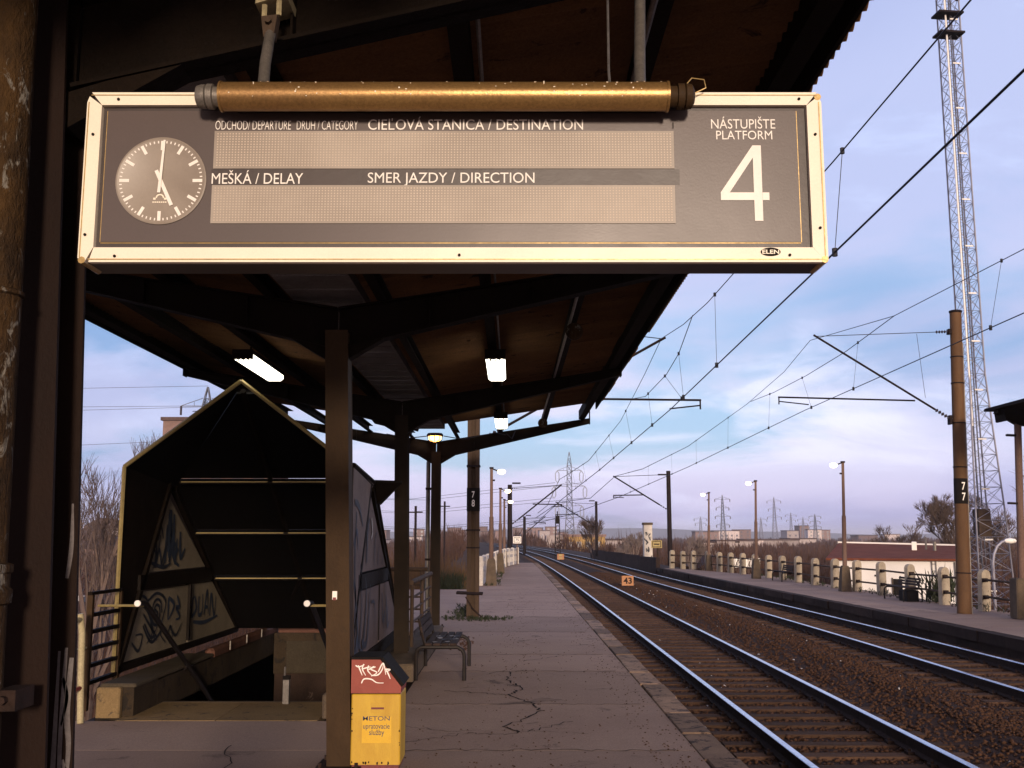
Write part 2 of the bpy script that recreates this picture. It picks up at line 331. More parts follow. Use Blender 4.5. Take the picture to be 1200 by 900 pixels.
# ------------------------------------------------------------ the line of the railway
def fcurve(Y): return 0. if Y < 30 else 5.1e-5*(Y-30)**2.23
def spacing(Y):
    t = min(1, max(0, (Y-20)/38)); return 4.35-.55*t*t*(3-2*t)
def c1(Y): return 3.6-fcurve(Y)
def c2(Y): return c1(Y)+spacing(Y)
ZR, ZS, ZB = -.5, -.655, -.69        # rail head, sleeper top, ballast
YS = [-25+i*1.5 for i in range(120)]+[155+i*4 for i in range(60)]
def right_edge(Y): return c2(Y)+1.70
def left_edge(Y): return min(1.69, c1(Y)-1.91+.0)
def right_back(Y):
    return 12.85 if Y < 48 else 12.85-(Y-48)**1.5*.052

# ground: one sheet to the horizon, the embankment carrying the line
def ground_z(d, Y):
    # d = distance left(-)/right(+) of the middle between the tracks
    if -9.9 <= d <= 7.4: return ZB-.02
    e = (-9.9-d) if d < 0 else (d-7.4)
    z = ZB-.02-e/1.7
    rough = .5*math.sin(d*.31+Y*.07)+.35*math.sin(Y*.23-d*.11)
    return max(z, -6.2+ (rough if e > 10 else 0))
gy_ = sorted([-60+4*i for i in range(20)]+[10.62, 15.55])+[20+5*i for i in range(50)]+[270+30*i for i in range(20)]+[900, 1200, 1700, 2500, 3600, 5200, 8000]
ds = [-6000,-3000,-1500,-800,-450,-280,-180,-120,-80,-60,-48,-40,-34,-29,-25,-22,-20,-18,-16,-14,-12.5,-11,-9.9,-9.275,-7.495,-4,0,4,7.3,7.4,8.9,10.4,12,13.5,15,17,19,22,26,30,36,44,55,70,90,120,180,280,450,800,1500,3000,6000]
g = MB(); nd = len(ds)
vs = []
for Y in gy_:
    cx_ = (c1(min(Y,400))+c2(min(Y,400)))/2
    for d in ds: vs.append((cx_+d, Y, ground_z(d, Y)))
g.add(vs, [(i*nd+j, i*nd+j+1, (i+1)*nd+j+1, (i+1)*nd+j) for i in range(len(gy_)-1) for j in range(nd-1) if not (10.6 < gy_[i] < 15.5 and ds[j] == -9.275)])
structure(g.build('ground', 'soil', smooth=True))
# low distant hills on the horizon
random.seed(4)
for nm, y0, x0, x1, h0, amp in (('hills', 4200, -4200, 4200, 8, 26), ):
    mb = MB(); v = []; k = 90
    for i in range(k+1):
        x = x0+(x1-x0)*i/k; h = h0+amp*(.5+.5*math.sin(i*.21+1)*math.sin(i*.083))+3*math.sin(i*.9)+ (18 if x < -1200 else 0)*min(1, (-1200-x)/900 if x < -1200 else 0)
        v += [(x, y0-300, -7), (x, y0, h), (x, y0+500, -7)]
    f = []
    for i in range(k): f += [(3*i, 3*i+3, 3*i+4, 3*i+1), (3*i+1, 3*i+4, 3*i+5, 3*i+2)]
    mb.add(v, f); structure(mb.build(nm, 'hill', smooth=True))

# ballast bed
bed = MB(); v = []; nb = 27
for Y in YS:
    a, b = c1(Y)-1.9, c2(Y)+1.69
    for j in range(nb):
        t = j/(nb-1); x = a+(b-a)*t
        mid = math.exp(-((x-(c1(Y)+c2(Y))/2)/.55)**2)*.10
        z = ZB+mid+.012*math.sin(x*9+Y*3)*math.cos(Y*5)
        v.append((x, Y, z))
bed.add(v, [(i*nb+j, i*nb+j+1, (i+1)*nb+j+1, (i+1)*nb+j) for i in range(len(YS)-1) for j in range(nb-1)])
structure(bed.build('ballast_bed', 'ballast', smooth=True))
# loose ballast stones, real geometry joined
rng = np.random.default_rng(5)
def stone_cloud(n, fy, name, smin, smax, matname, light=None):
    Yv = fy(n); Xv = np.empty(n); Zv = np.empty(n)
    for i in range(n):
        Y = Yv[i]; a, b = c1(Y)-1.88, c2(Y)+1.66; x = a+(b-a)*rng.random(); Xv[i] = x
        Zv[i] = ZB+math.exp(-((x-(c1(Y)+c2(Y))/2)/.55)**2)*.10
        for c_ in (c1(Y), c2(Y)):
            if abs(x-c_) < 1.22 and rng.random() < .62:   # ballast lies lower over sleepers; keep stones mostly in the cribs
                Zv[i] -= .004
    base = np.array([(1,0,0),(-1,0,0),(0,1,0),(0,-1,0),(0,0,1),(0,0,-1)], float)
    tri = np.array([(0,2,4),(2,1,4),(1,3,4),(3,0,4),(2,0,5),(1,2,5),(3,1,5),(0,3,5)])
    sz = smin+(smax-smin)*rng.random((n,1,1))**2
    V = base[None]*sz*(.65+.7*rng.random((n,6,1)))
    th = rng.random(n)*6.28; ph = rng.random(n)*1.5
    ct, st, cp, sp = np.cos(th)[:,None], np.sin(th)[:,None], np.cos(ph)[:,None], np.sin(ph)[:,None]
    x, y, z = V[...,0], V[...,1], V[...,2]
    y, z = y*cp-z*sp, y*sp+z*cp; x, y = x*ct-y*st, x*st+y*ct
    P = np.stack([x+Xv[:,None], y+Yv[:,None], z*.8+Zv[:,None]+.008], -1).reshape(-1,3)
    F = (tri[None]+(np.arange(n)*6)[:,None,None]).reshape(-1,3)
    me = bpy.data.meshes.new(name); me.vertices.add(len(P)); me.vertices.foreach_set('co', P.ravel())
    me.loops.add(F.size); me.loops.foreach_set('vertex_index', F.ravel().astype(np.int32)); me.polygons.add(len(F))
    me.polygons.foreach_set('loop_start', np.arange(0, F.size, 3, dtype=np.int32)); me.update(calc_edges=True); me.validate()
    me.materials.append(M[matname]); return link(name, me)
bs = stone_cloud(85000, lambda n: 5+60*rng.random(n)**1.7, 'ballast', .014, .042, 'stone')
tag(bs, kind='stuff')
bl = stone_cloud(260, lambda n: 8+45*rng.random(n), 'litter_scraps', .012, .035, 'spray_w')
tag(bl, kind='stuff')

# rails and sleepers
RP = [(-.07,0),(.07,0),(.07,.012),(.012,.03),(.012,.11),(.036,.122),(.036,.148),(.030,.155),(-.030,.155),(-.036,.148),(-.036,.122),(-.012,.11),(-.012,.03),(-.07,.012)]
slm = MB()
slm.prism([(-.13,0),(.13,0),(.13,.10),(.11,.125),(-.11,.125),(-.13,.10)], 'x', -1.25, 1.25)
sleeper_me = [slm.mesh('sleeper', 'sleeper')]
for k, cf in enumerate((c1, c2)):
    tr = structure(link('railway_track', None, None, (0,0,0)))
    for s_ in (-1, 1):
        mb = MB(); v = []; n = len(RP); ys = [y for y in YS if y < 262]
        for Y in ys:
            x = cf(Y)+s_*.7525
            v += [(x+p[0], Y, ZS+p[1]) for p in RP]
        f = []; mi = []
        for i in range(len(ys)-1):
            for j in range(n):
                f.append((i*n+j, i*n+(j+1)%n, (i+1)*n+(j+1)%n, (i+1)*n+j)); mi.append(1 if j in (6,7,8) else 0)
        b = len(mb.v); mb.v = v; mb.f = f; mb.m = mi
        mb.build('rail', ['rail_rust', 'rail_top'], tr, smooth=False)
    Y = 3.0; clips = MB()
    random.seed(8+k)
    while Y < 118:
        a = math.atan2(cf(Y+1)-cf(Y-1), 2)
        o = link('sleeper', sleeper_me[0], tr, (cf(Y)+random.uniform(-.03,.03), Y+random.uniform(-.02,.02), ZS-.125-random.uniform(0,.008)), (random.uniform(-.01,.01), 0, -a+random.uniform(-.012,.012)))
        if Y < 45:
            for s_ in (-1, 1):
                for e in (-1, 1):
                    x = cf(Y)+s_*.7525+e*.105
                    clips.box(x-.035, x+.035, Y-.06, Y+.06, ZS-.002, ZS+.03)
                    clips.tube((x, Y, ZS+.03), (x, Y, ZS+.055), .017, 6)
        Y += .6
    tag(clips.build('rail_clips', 'rail_rust', tr), kind='stuff')

# ------------------------------------------------------------ platform we stand on
pl = structure(link('platform', None, None, (0,0,0)))
random.seed(21)
core = MB()     # core body under the slabs, with the stairwell left open (stairs X -3.5..-1.75, Y 10.62..15.4)
def left_of(Y): return -3.98 if Y < 32.5 else -1.35+.03*(Y-32.5)
core.box(-3.98, 1.66, -12, 10.62, -2.2, -.06); core.box(-3.98, -3.5, 10.62, 15.55, -2.2, -.06)
core.box(-1.72, 1.66, 10.62, 15.55, -2.2, -.06); core.box(-3.98, 1.66, 15.55, 32.5, -2.2, -.06)
for i in range(16):
    Y0, Y1 = 32.5+i*2, 34.5+i*2; a0, a1 = left_of(Y0+.01), left_of(Y1); e0, e1 = left_edge(Y0)-.03, left_edge(Y1)-.03
    core.add([(a0,Y0,-1.2),(e0,Y0,-1.2),(e1,Y1,-1.2),(a1,Y1,-1.2),(a0,Y0,-.06),(e0,Y0,-.06),(e1,Y1,-.06),(a1,Y1,-.06)], [(0,3,2,1),(4,5,6,7),(0,1,5,4),(1,2,6,5),(2,3,7,6),(3,0,4,7)])
core.build('platform_core', 'kerb_dark', pl)
slabY = [-12, -6, -1, 3.2, 6.2, 8.3, 10.5, 13.0, 14.8, 18.2, 21.5, 23.6, 26.2, 29.0, 32.5, 36, 39.5, 43, 47, 51, 56, 64.5]
for i in range(len(slabY)-1):
    Y0, Y1 = slabY[i]+.004, slabY[i+1]-.004
    def wob(): return random.uniform(-.018, .018)
    polys = []
    if Y1 > 10.62 and Y0 < 15.4: polys = [(-1.12, None)]
    elif Y0 < 9.5 < Y1 or Y1 < 9.5 or Y0 > 15.5: polys = [(None, None)]
    else: polys = [(None, None)]
    for (xl, _) in polys:
        n = 8; v = []; lx0 = left_of(Y0+.02) if xl is None else xl; lx1 = left_of(Y1-.02) if xl is None else xl
        if slabY[i] == 8.3: lx0 = lx1 = -3.98
        dz = 0.
        for j in range(n+1):
            t = j/n; ra, rb = left_edge(Y0)-.26, left_edge(Y1)-.26
            v.append((lx0+(ra-lx0)*t, Y0, dz)); v.append((lx1+(rb-lx1)*t, Y1, dz))
        nv = len(v); v += [(x, y, -.075) for x, y, z in v]
        f = []
        for j in range(n):
            a, b_, c_, d_ = 2*j, 2*j+2, 2*j+3, 2*j+1
            f += [(a, b_, c_, d_), (nv+a, nv+d_, nv+c_, nv+b_), (a, nv+a, nv+b_, b_), (d_, c_, nv+c_, nv+d_)]
        f += [(0, 1, nv+1, nv), (2*n, nv+2*n, nv+2*n+1, 2*n+1)]
        if slabY[i] == 8.3:     # cut back behind the shelter threshold
            mb = MB(); mb.box(-3.98, left_edge(Y0)-.26, Y0, 9.57, -.075, dz); mb.box(-1.12, left_edge(Y0)-.26, 9.57, Y1, -.075, dz)
            mb.build('paving_slab', 'asphalt', pl)
        else:
            MB().add(v, f).build('paving_slab', 'asphalt', pl)
for xa, xb, ya, yb in ((-3.98, -1.12, 17.25, 18.2), ):
    pass
Y = 1.0; k = 0
while Y < 63.5:
    Ln = random.uniform(.92, 1.06); e0, e1 = left_edge(Y), left_edge(Y+Ln)
    jx = random.uniform(-.012, .012); jz = random.uniform(0, .012)
    mb = MB(); g_ = .010; z1 = .004+jz
    a = [(e0-.25+jx, Y+g_), (e0+jx, Y+g_), (e1+jx, Y+Ln-g_), (e1-.25+jx, Y+Ln-g_)]
    ctr = (sum(p[0] for p in a)/4, sum(p[1] for p in a)/4)
    ins = [(p[0]+(ctr[0]-p[0])*.06, p[1]+(ctr[1]-p[1])*.02) for p in a]
    v = [(*p, -.16) for p in a]+[(*p, z1-.012) for p in a]+[(*p, z1) for p in ins]
    f = [(3,2,1,0)]+[(r*4+i, r*4+(i+1)%4, r*4+4+(i+1)%4, r*4+4+i) for r in (0,1) for i in range(4)]+[(8,9,10,11)]
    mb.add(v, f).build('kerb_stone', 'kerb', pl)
    Y += Ln; k += 1
# front wall blocks below the coping
Y = 4.0
while Y < 64:
    e0, e1 = left_edge(Y)-.05, left_edge(Y+1.95)-.05
    MB().add([(e0-.1,Y,-.9),(e0,Y,-.9),(e1,Y+1.93,-.9),(e1-.1,Y+1.93,-.9),(e0-.1,Y,-.165),(e0,Y,-.165),(e1,Y+1.93,-.165),(e1-.1,Y+1.93,-.165)],
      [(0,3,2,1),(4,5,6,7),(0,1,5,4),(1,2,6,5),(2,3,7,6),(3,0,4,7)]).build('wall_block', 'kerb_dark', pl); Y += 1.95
# cracks and dirt lines in the asphalt (real dark seams, a few mm proud of nothing: thin sheets)
def crack(pts, w0, z=.004):
    w0 *= .62
    mb = MB(); random.seed(int(abs(pts[0][0]*1000))+3); P = []
    for i in range(len(pts)-1):
        for t in (j/9 for j in range(9)):
            P.append((pts[i][0]+(pts[i+1][0]-pts[i][0])*t+random.uniform(-.035,.035), pts[i][1]+(pts[i+1][1]-pts[i][1])*t+random.uniform(-.05,.05)))
    v = []
    for i, p in enumerate(P):
        a = P[min(i+1,len(P)-1)]; b = P[max(i-1,0)]; dx, dy = a[0]-b[0], a[1]-b[1]; l = math.hypot(dx,dy) or 1; ww = w0*random.uniform(.25,1)
        v += [(p[0]-dy/l*ww, p[1]+dx/l*ww, z), (p[0]+dy/l*ww, p[1]-dx/l*ww, z)]
    mb.add(v, [(2*i, 2*i+1, 2*i+3, 2*i+2) for i in range(len(P)-1)])
    mb.build('crack', 'crack', pl)
crack([(.05, 9.0), (-.06, 9.3), (.28, 10.1), (.22, 10.5), (-.02, 11.1), (.12, 11.5), (-.06, 12.2), (.0, 12.9), (.18, 13.1)], .024)
crack([(-.35, 9.0), (-.1, 8.9), (.25, 9.2), (.55, 9.6)], .012)
crack([(-1.0, 8.5), (-.5, 8.9), (-.3, 9.0)], .010)
crack([(-.75, 11.4), (-.3, 11.2), (.0, 11.1)], .018)
crack([(-.02, 13.2), (-.35, 12.6)], .010)
crack([(.14, 14.0), (.55, 14.5), (.8, 14.7)], .018)
crack([(-.9, 9.3), (-.5, 9.05), (.1, 9.15), (.7, 8.9)], .007)
crack([(-1.9, 6.6), (-2.0, 7.6), (-2.3, 8.6)], .008)
for yy in (13.0, 14.8, 18.2, 21.5, 23.6, 26.2, 10.5, 8.3, 29.0, 32.5, 36, 39.5, 43, 47, 51):
    if yy > 32: crack([(-.7, yy), (.3, yy+.02), (1.36, yy-.01)], .035); continue
    crack([(-1.0, yy), (-.2, yy+.02), (.6, yy-.01), (1.36, yy)], .026 if yy > 10.6 else .016)
crack([(.3, 21.6), (1.2, 21.5), (1.4, 21.5)], .03)

mb = MB(); random.seed(505)
for k in range(1500):
    y = 7.2+26*random.random()**1.6; x = random.choice((random.uniform(-1.05, 1.4), random.uniform(1.05, 1.42), random.gauss(.1, .25))); r0 = random.uniform(.003, .010)
    if x > 1.42: continue
    mb.add([(x-r0,y,.0015),(x,y-r0,.0015),(x+r0*1.2,y,.0015),(x,y+r0,.0015),(x,y,.0015+r0*.9)], [(0,1,4),(1,2,4),(2,3,4),(3,0,4)])
tag(mb.build('grit', 'stone'), kind='stuff')
# ------------------------------------------------------------ far platform on the right
rp = structure(link('platform', None, None, (0,0,0)))
ysr = [6+i*2.4 for i in range(25)]
for i in range(len(ysr)-1):
    Y0, Y1 = ysr[i]+.008, ysr[i+1]-.008
    a0, a1, b0, b1 = right_edge(Y0)+.32, right_edge(Y1)+.32, right_back(Y0), right_back(Y1)
    if b1 < a1+.3: break
    MB().add([(a0,Y0,-1.2),(b0,Y0,-1.2),(b1,Y1,-1.2),(a1,Y1,-1.2),(a0,Y0,-.304),(b0,Y0,-.304),(b1,Y1,-.304),(a1,Y1,-.304)],
      [(0,3,2,1),(4,5,6,7),(0,1,5,4),(1,2,6,5),(2,3,7,6),(3,0,4,7)]).build('paving_slab', 'asphalt', rp)
Y = 12.; random.seed(31)
while Y < 64.5:
    Ln = 1.22; e0, e1 = right_edge(Y), right_edge(Y+Ln); j = random.uniform(-.02,.02)
    MB().add([(e0+j,Y+.012,-.52),(e0+.30+j,Y+.012,-.52),(e1+.30+j,Y+Ln-.012,-.52),(e1+j,Y+Ln-.012,-.52),(e0+j,Y+.012,-.30),(e0+.30+j,Y+.012,-.30),(e1+.30+j,Y+Ln-.012,-.30),(e1+j,Y+Ln-.012,-.30)],
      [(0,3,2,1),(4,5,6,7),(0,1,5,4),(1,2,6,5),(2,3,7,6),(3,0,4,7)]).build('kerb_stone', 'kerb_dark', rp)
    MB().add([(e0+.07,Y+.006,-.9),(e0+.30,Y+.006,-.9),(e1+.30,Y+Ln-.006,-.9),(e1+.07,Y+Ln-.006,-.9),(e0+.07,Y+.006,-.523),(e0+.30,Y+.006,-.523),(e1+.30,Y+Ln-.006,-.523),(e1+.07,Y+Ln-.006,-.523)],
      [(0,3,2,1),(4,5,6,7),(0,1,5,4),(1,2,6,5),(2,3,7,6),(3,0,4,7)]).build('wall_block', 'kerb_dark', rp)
    Y += Ln

# ------------------------------------------------------------ canopy over our platform
VX = -1.43                       # valley line over the columns
BEAMS = [(3.15, VX+.02), (7.74, -1.335), (13.3, -1.435), (19.1, -1.41)]
can = thing('platform_canopy', 'dark brown platform canopy with rusty corrugated roof sheets on a middle row of columns', 'canopy', (0,0,0))
for i, (Y, X) in enumerate(BEAMS):
    i += 1; cm = 'post0' if i <= 1 else 'steel_mid' if i == 2 else 'steel_c2'
    mb = MB()   # H section column
    cw = .10 if i < 2 else .086
    mb.box(X-cw, X+cw, Y-.10, Y-.086, 0.02, 3.20); mb.box(X-cw, X+cw, Y+.086, Y+.10, 0.02, 3.20); mb.box(X-.006, X+.006, Y-.086, Y+.086, 0.02, 3.20)
    if i == 2: mb.box(X-cw+.002, X-cw+.008, Y-.086, Y+.086, .02, 3.19); mb.box(X+cw-.008, X+cw-.002, Y-.086, Y+.086, .02, 3.19)
    lean = {2: .095, 3: .04}.get(i, 0)
    if lean: mb.v = [(x+lean*(1-z/3.2), y, z) for x, y, z in mb.v]
    if i == 1: mb.v = [(x, y, 3.42 if z == 3.20 else z) for x, y, z in mb.v]; mb.v = [(x+.014-.037*z, y, z) for x, y, z in mb.v]
    col = mb.build('column', cm, can)
    X0_ = X; X = X+lean; bp_ = MB(); bp_.box(X-.16, X+.16, Y-.16, Y+.16, .001, .02)
    for sx in (-1, 1):
        for sy in (-1, 1): bp_.tube((X+sx*.13, Y+sy*.13, .02), (X+sx*.13, Y+sy*.13, .05), .014, 6)
    bp_.build('base_plate', 'rail_rust', can); X = X0_
    for s_ in (-1, 1):
        def bt(d): return 3.385+.155*d
        def bb(d): return 3.06+.235*d if d < 2.88 else 3.737
        mb = MB(); D0, D1 = 0.005, 2.86
        mb.prism([(X+s_*D0, bb(D0)), (X+s_*D1, bb(D1)), (X+s_*D1, bt(D1)), (X+s_*D0, bt(D0))], 'y', Y-.008, Y+.008)
        mb.prism([(X+s_*D0, bb(D0)), (X+s_*D1, bb(D1)), (X+s_*D1, bb(D1)+.014), (X+s_*D0, bb(D0)+.014)], 'y', Y-.07, Y+.07)
        mb.prism([(X+s_*D0, bt(D0)-.014), (X+s_*D1, bt(D1)-.014), (X+s_*D1, bt(D1)), (X+s_*D0, bt(D0))], 'y', Y-.07, Y+.07)
        mb.box(min(X+s_*D1, X+s_*(D1+.012)), max(X+s_*D1, X+s_*(D1+.012)), Y-.075, Y+.075, bb(D1)-.01, bt(D1)+.14)
        for d in (.7, 1.5, 2.2): mb.prism([(X+s_*(d-.004), bb(d)+.015), (X+s_*(d+.004), bb(d)+.015), (X+s_*(d+.004), bt(d)-.015), (X+s_*(d-.004), bt(d)-.015)], 'y', Y-.06, Y+.06)
        mb.build('beam', 'steel_dark', can)
    mb = MB(); mb.prism([(X-.35, 3.14), (X, 2.93), (X+.35, 3.14), (X+.35, 3.16), (X, 3.05), (X-.35, 3.16)], 'y', Y-.06, Y+.06); mb.build('gusset', 'steel_dark', can)
RY0, RY1 = .6, 17.55
for s_ in (-1, 1):
    for d, hw, hh in ((.42, .035, .11), (1.22, .04, .115), (2.02, .04, .115), (2.74, .055, .16)):
        mb = MB(); x = VX+s_*d; z = 3.39+.155*d
        mb.box(x-hw, x+hw, RY0+.1, 19.16, z+.002, z+.012); mb.box(x-hw, x-hw+.008, RY0+.1, 19.16, z+.012, z+hh); mb.box(x-hw, x+hw, RY0+.1, 19.16, z+hh, z+hh+.006)
        mb.build('purlin', 'steel_dark', can)
    mb = MB(); x = VX+s_*2.87; z = 3.39+.155*2.87
    mb.box(min(x, x+s_*.02), max(x, x+s_*.02), RY0, RY1, z-.02, z+.17); mb.build('edge_board', 'steel_dark', can)
# roof sheets: corrugations run from the valley to the edge, one mesh shared by all sheets of a side
random.seed(77)
SW = 1.0; PITCH = .095
def sheet_mesh(s_, L0, L1):
    mb = MB(); n = int(round(SW*1.06/PITCH*6)); v = []
    for i in range(n+1):
        y = i*PITCH/6; z = .016*math.cos(2*math.pi*y/PITCH)
        v += [(s_*L0, y, z+.15*L0), (s_*L1, y, z+.15*L1)]
    k = len(v); v += [(a, b, c_+.004) for a, b, c_ in v]
    f = []
    for i in range(n): f += [(2*i, 2*i+1, 2*i+3, 2*i+2), (k+2*i, k+2*i+2, k+2*i+3, k+2*i+1), (2*i+1, k+2*i+1, k+2*i+3, 2*i+3), (2*i, 2*i+2, k+2*i+2, k+2*i)]
    f += [(0, k, k+1, 1), (2*n, 2*n+1, k+2*n+1, k+2*n)]
    return mb.add(v, f).mesh('roof_sheet', 'sheet', True)
for s_ in (-1, 1):
    me = sheet_mesh(s_, .18, 3.02)
    Y = RY0; i = 0
    while Y < RY1-.9:
        link('roof_sheet', me, can, (VX+random.uniform(-.014,.014), Y, 3.535+(.012 if i % 2 else 0)+random.uniform(-.002,.002)), (0, random.uniform(-.003,.003), random.uniform(-.004,.004)))
        Y += SW; i += 1
# valley gutter
mb = MB()
for i in range(11):
    pass
Y = RY0
while Y < RY1:
    mb = MB(); y1 = min(Y+1.9, RY1)
    mb.box(VX-.27, VX+.27, Y+.01, y1-.01, 3.47, 3.476); mb.box(VX-.276, VX-.27, Y+.01, y1-.01, 3.47, 3.55); mb.box(VX+.27, VX+.276, Y+.01, y1-.01, 3.47, 3.55)
    for k in range(4): mb.tube((VX-.26, Y+.3+k*.42, 3.468), (VX+.26, Y+.3+k*.42, 3.468), .010, 6)
    mb.build('gutter', 'gutter', can); Y += 1.9
# bent sheet flaps hanging at the far left of the roof end
for x, z, yw in ((-2.6, 3.78, 18.7), (-2.05, 3.70, 18.75), (-3.1, 3.86, 18.6)):
    mb = MB(); mb.add([(x,yw,z),(x+.35,yw+.1,z-.05),(x+.30,yw+.25,z-.13),(x+.05,yw+.22,z-.07),(x,yw,z+.006),(x+.35,yw+.1,z-.044),(x+.30,yw+.25,z-.124),(x+.05,yw+.22,z-.064)],
      [(0,1,2,3),(7,6,5,4),(0,4,5,1),(1,5,6,2),(2,6,7,3),(3,7,4,0)]); mb.build('bent_flap', 'steel_dark', can)
# conduit under the roof
mb = MB(); mb.path([(.55, .8, 3.70), (.55, 3, 3.70), (.56, 9, 3.69), (.55, 13.6, 3.70), (.52, 19.0, 3.69)], .014, 6); mb.path([(-.13, 3, 3.60), (-.13, 12, 3.60), (-.12, 19, 3.61)], .010, 5); mb.build('conduit', 'galv', can)
# small sticker on the middle column
mb = MB(); mb.box(-1.315, -1.280, 7.638, 7.640, 1.19, 1.25); mb.build('sticker', 'white', can); mb = MB(); mb.box(-1.310, -1.287, 7.636, 7.638, 1.185, 1.205); mb.build('sticker', 'redpaint', can)
# pale paint and white scrawl low on the near column (flat print)
nc = [o for o in can.children if o.name.startswith('column')][0]
strokes([[(-1.388, .55), (-1.389, .95), (-1.391, 1.30)]], .016, 3.2335, 'spray_grey', nc)
strokes([[(-1.370, 1.31), (-1.372, 1.05), (-1.366, .8), (-1.37, .5)]], .013, 3.2335, 'spray_grey', nc)
strokes([[(-1.352, 1.28), (-1.356, 1.12), (-1.345, 1.0), (-1.353, .8)]], .018, 3.2335, 'spray_grey', nc)
strokes([[(-1.375, 1.22), (-1.36, 1.16), (-1.372, 1.08)]], .012, 3.2335, 'spray_grey', nc)
strokes([[(-1.362, .98), (-1.348, .92), (-1.364, .86)]], .012, 3.2335, 'spray_grey', nc)
strokes([[(-1.382, 1.52), (-1.374, 1.62), (-1.378, 1.75)]], .014, 3.2335, 'spray_grey', nc)

# old drain pipe beside the nearest column
t = thing('drainpipe', 'thick old drainpipe with peeling brown paint, standing before the nearest canopy column', 'pipe', (-1.452, 2.88, 0), 0)
t.rotation_euler[1] = -.016
mb = MB(); mb.path([(0,0,.0), (.001,0,1.0), (0,0,1.52)], .077, 20); mb.build('pipe', 'pipe_old', t, True)
mb = MB(); mb.path([(0,0,1.521), (.001,0,2.6), (0,0,3.6)], .071, 20); mb.build('pipe', 'pipe_old', t, True)
mb = MB(); mb.lathe([(.078,1.46),(.088,1.465),(.090,1.50),(.082,1.51),(.082,1.545),(.088,1.55),(.088,1.57),(.074,1.575)], 20); mb.build('collar', 'pipe_old', t, True)
mb = MB(); mb.lathe([(.072,2.33),(.079,2.335),(.079,2.345),(.072,2.35)], 20); mb.build('collar', 'pipe_old', t, True)
mb = MB(); mb.lathe([(.0785,1.19),(.084,1.19),(.084,1.225),(.0785,1.225)], 20); mb.box(.075, .13, -.02, .09, 1.18, 1.235); mb.tube((.10,-.04,1.21),(.10,-.02,1.21),.012,6); mb.build('bracket', 'rail_rust', t)
t = thing('drainpipe', 'slim grey drainpipe running down beside the last canopy column', 'pipe', (-1.565, 19.2, 0))
mb = MB(); mb.path([(0,0,0),(0,0,3.0),(.04,0,3.2),(.12,0,3.4)], .04, 10); mb.build('pipe', 'galv', t, True)
MB().box(-.045,.13,-.05,.05,1.2,1.24).build('bracket', 'rail_rust', t); MB().box(-.045,.13,-.05,.05,2.5,2.54).build('bracket', 'rail_rust', t)

# fluorescent fixtures
def fixture(x, y, z, label):
    t = thing('fluorescent_light', label, 'light fixture', (x, y, z), 0, 'lit fluorescent fixtures under the canopy')
    mb = MB(); mb.box(-.10, .10, -.70, .70, .03, .075); mb.box(-.105,.105,-.72,-.70,-.025,.075); mb.box(-.105,.105,.70,.72,-.025,.075)
    mb.tube((0,-.4,.075),(0,-.4,.16),.012,6); mb.tube((0,.4,.075),(0,.4,.16),.012,6); mb.build('housing', 'steel_dark', t)
    for k in (-.062, 0, .062):
        mb = MB(); mb.tube((k,-.68,-.005),(k,.68,-.005),.016,10); mb.build('lamp_tube', 'tube_lit', t, True)
    mb = MB(); mb.prism([(-.098,.028),(-.098,-.012),(-.07,-.035),(.07,-.035),(.098,-.012),(.098,.028),(.094,.028),(.094,-.010),(.068,-.031),(-.068,-.031),(-.094,-.010),(-.094,.028)], 'y', -.70, .70); mb.build('diffuser', 'fix_lit', t)
    mb = MB()
    for k in (-.05, 0., .05): mb.box(k-.008, k+.008, -.704, -.66, -.040, .02)
    mb.build('end_clips', 'steel_dark', t)['kind'] = 'stuff'
fixture(-.17, 10.9, 3.44, 'lit fluorescent fixture under the track side of the canopy, nearer of the two')
fixture(-.17, 16.2, 3.44, 'lit fluorescent fixture under the track side of the canopy, farther one near the roof end')
fixture(-2.72, 10.9, 3.44, 'lit fluorescent fixture on the left half of the canopy above the shelter roof')
def roundlamp(x, y, z, label):
    t = thing('round_loudspeaker', label, 'loudspeaker', (x, y, z), 0, 'round units on the canopy conduit')
    mb = MB(); mb.lathe([(.03,.10),(.07,.08),(.085,.0),(.085,-.02)], 18, 'y'); mb.build('housing', 'steel_mid', t, True)
    mb = MB(); mb.lathe([(.078,-.021),(.072,-.028),(.03,-.034)], 18, 'y'); mb.build('grille', 'pipe_old', t, True)
    mb = MB(); mb.tube((0,.04,.06),(0,.04,.16),.012,6); mb.build('bracket', 'steel_dark', t)
roundlamp(.60, 9.7, 3.60, 'unlit round unit hanging under the canopy right of the nearer fluorescent light')
roundlamp(.54, 17.9, 3.61, 'unlit round unit hanging at the far end of the canopy beside the last fluorescent light')
t = thing('orange_lamp', 'glowing orange bulkhead lamp above the last column of the canopy', 'lamp', (-1.40, 18.55, 3.44))
mb = MB(); mb.lathe([(.13,.055),(.15,.03),(.15,0),(.12,0)], 18); mb.build('housing', 'steel_dark', t, True)
mb = MB(); mb.lathe([(.12,-.001),(.115,-.05),(.08,-.085),(.03,-.10)], 18); mb.build('globe', 'lamp_orange', t, True)
mb = MB()
for a in range(4):
    c_, s_ = math.cos(a*math.pi/4)*.135, math.sin(a*math.pi/4)*.135
    mb.path([(c_,s_,0),(c_*.9,s_*.9,-.07),(0,0,-.12),(-c_*.9,-s_*.9,-.07),(-c_,-s_,0)], .006, 5)
mb.build('guard', 'steel_dark', t)
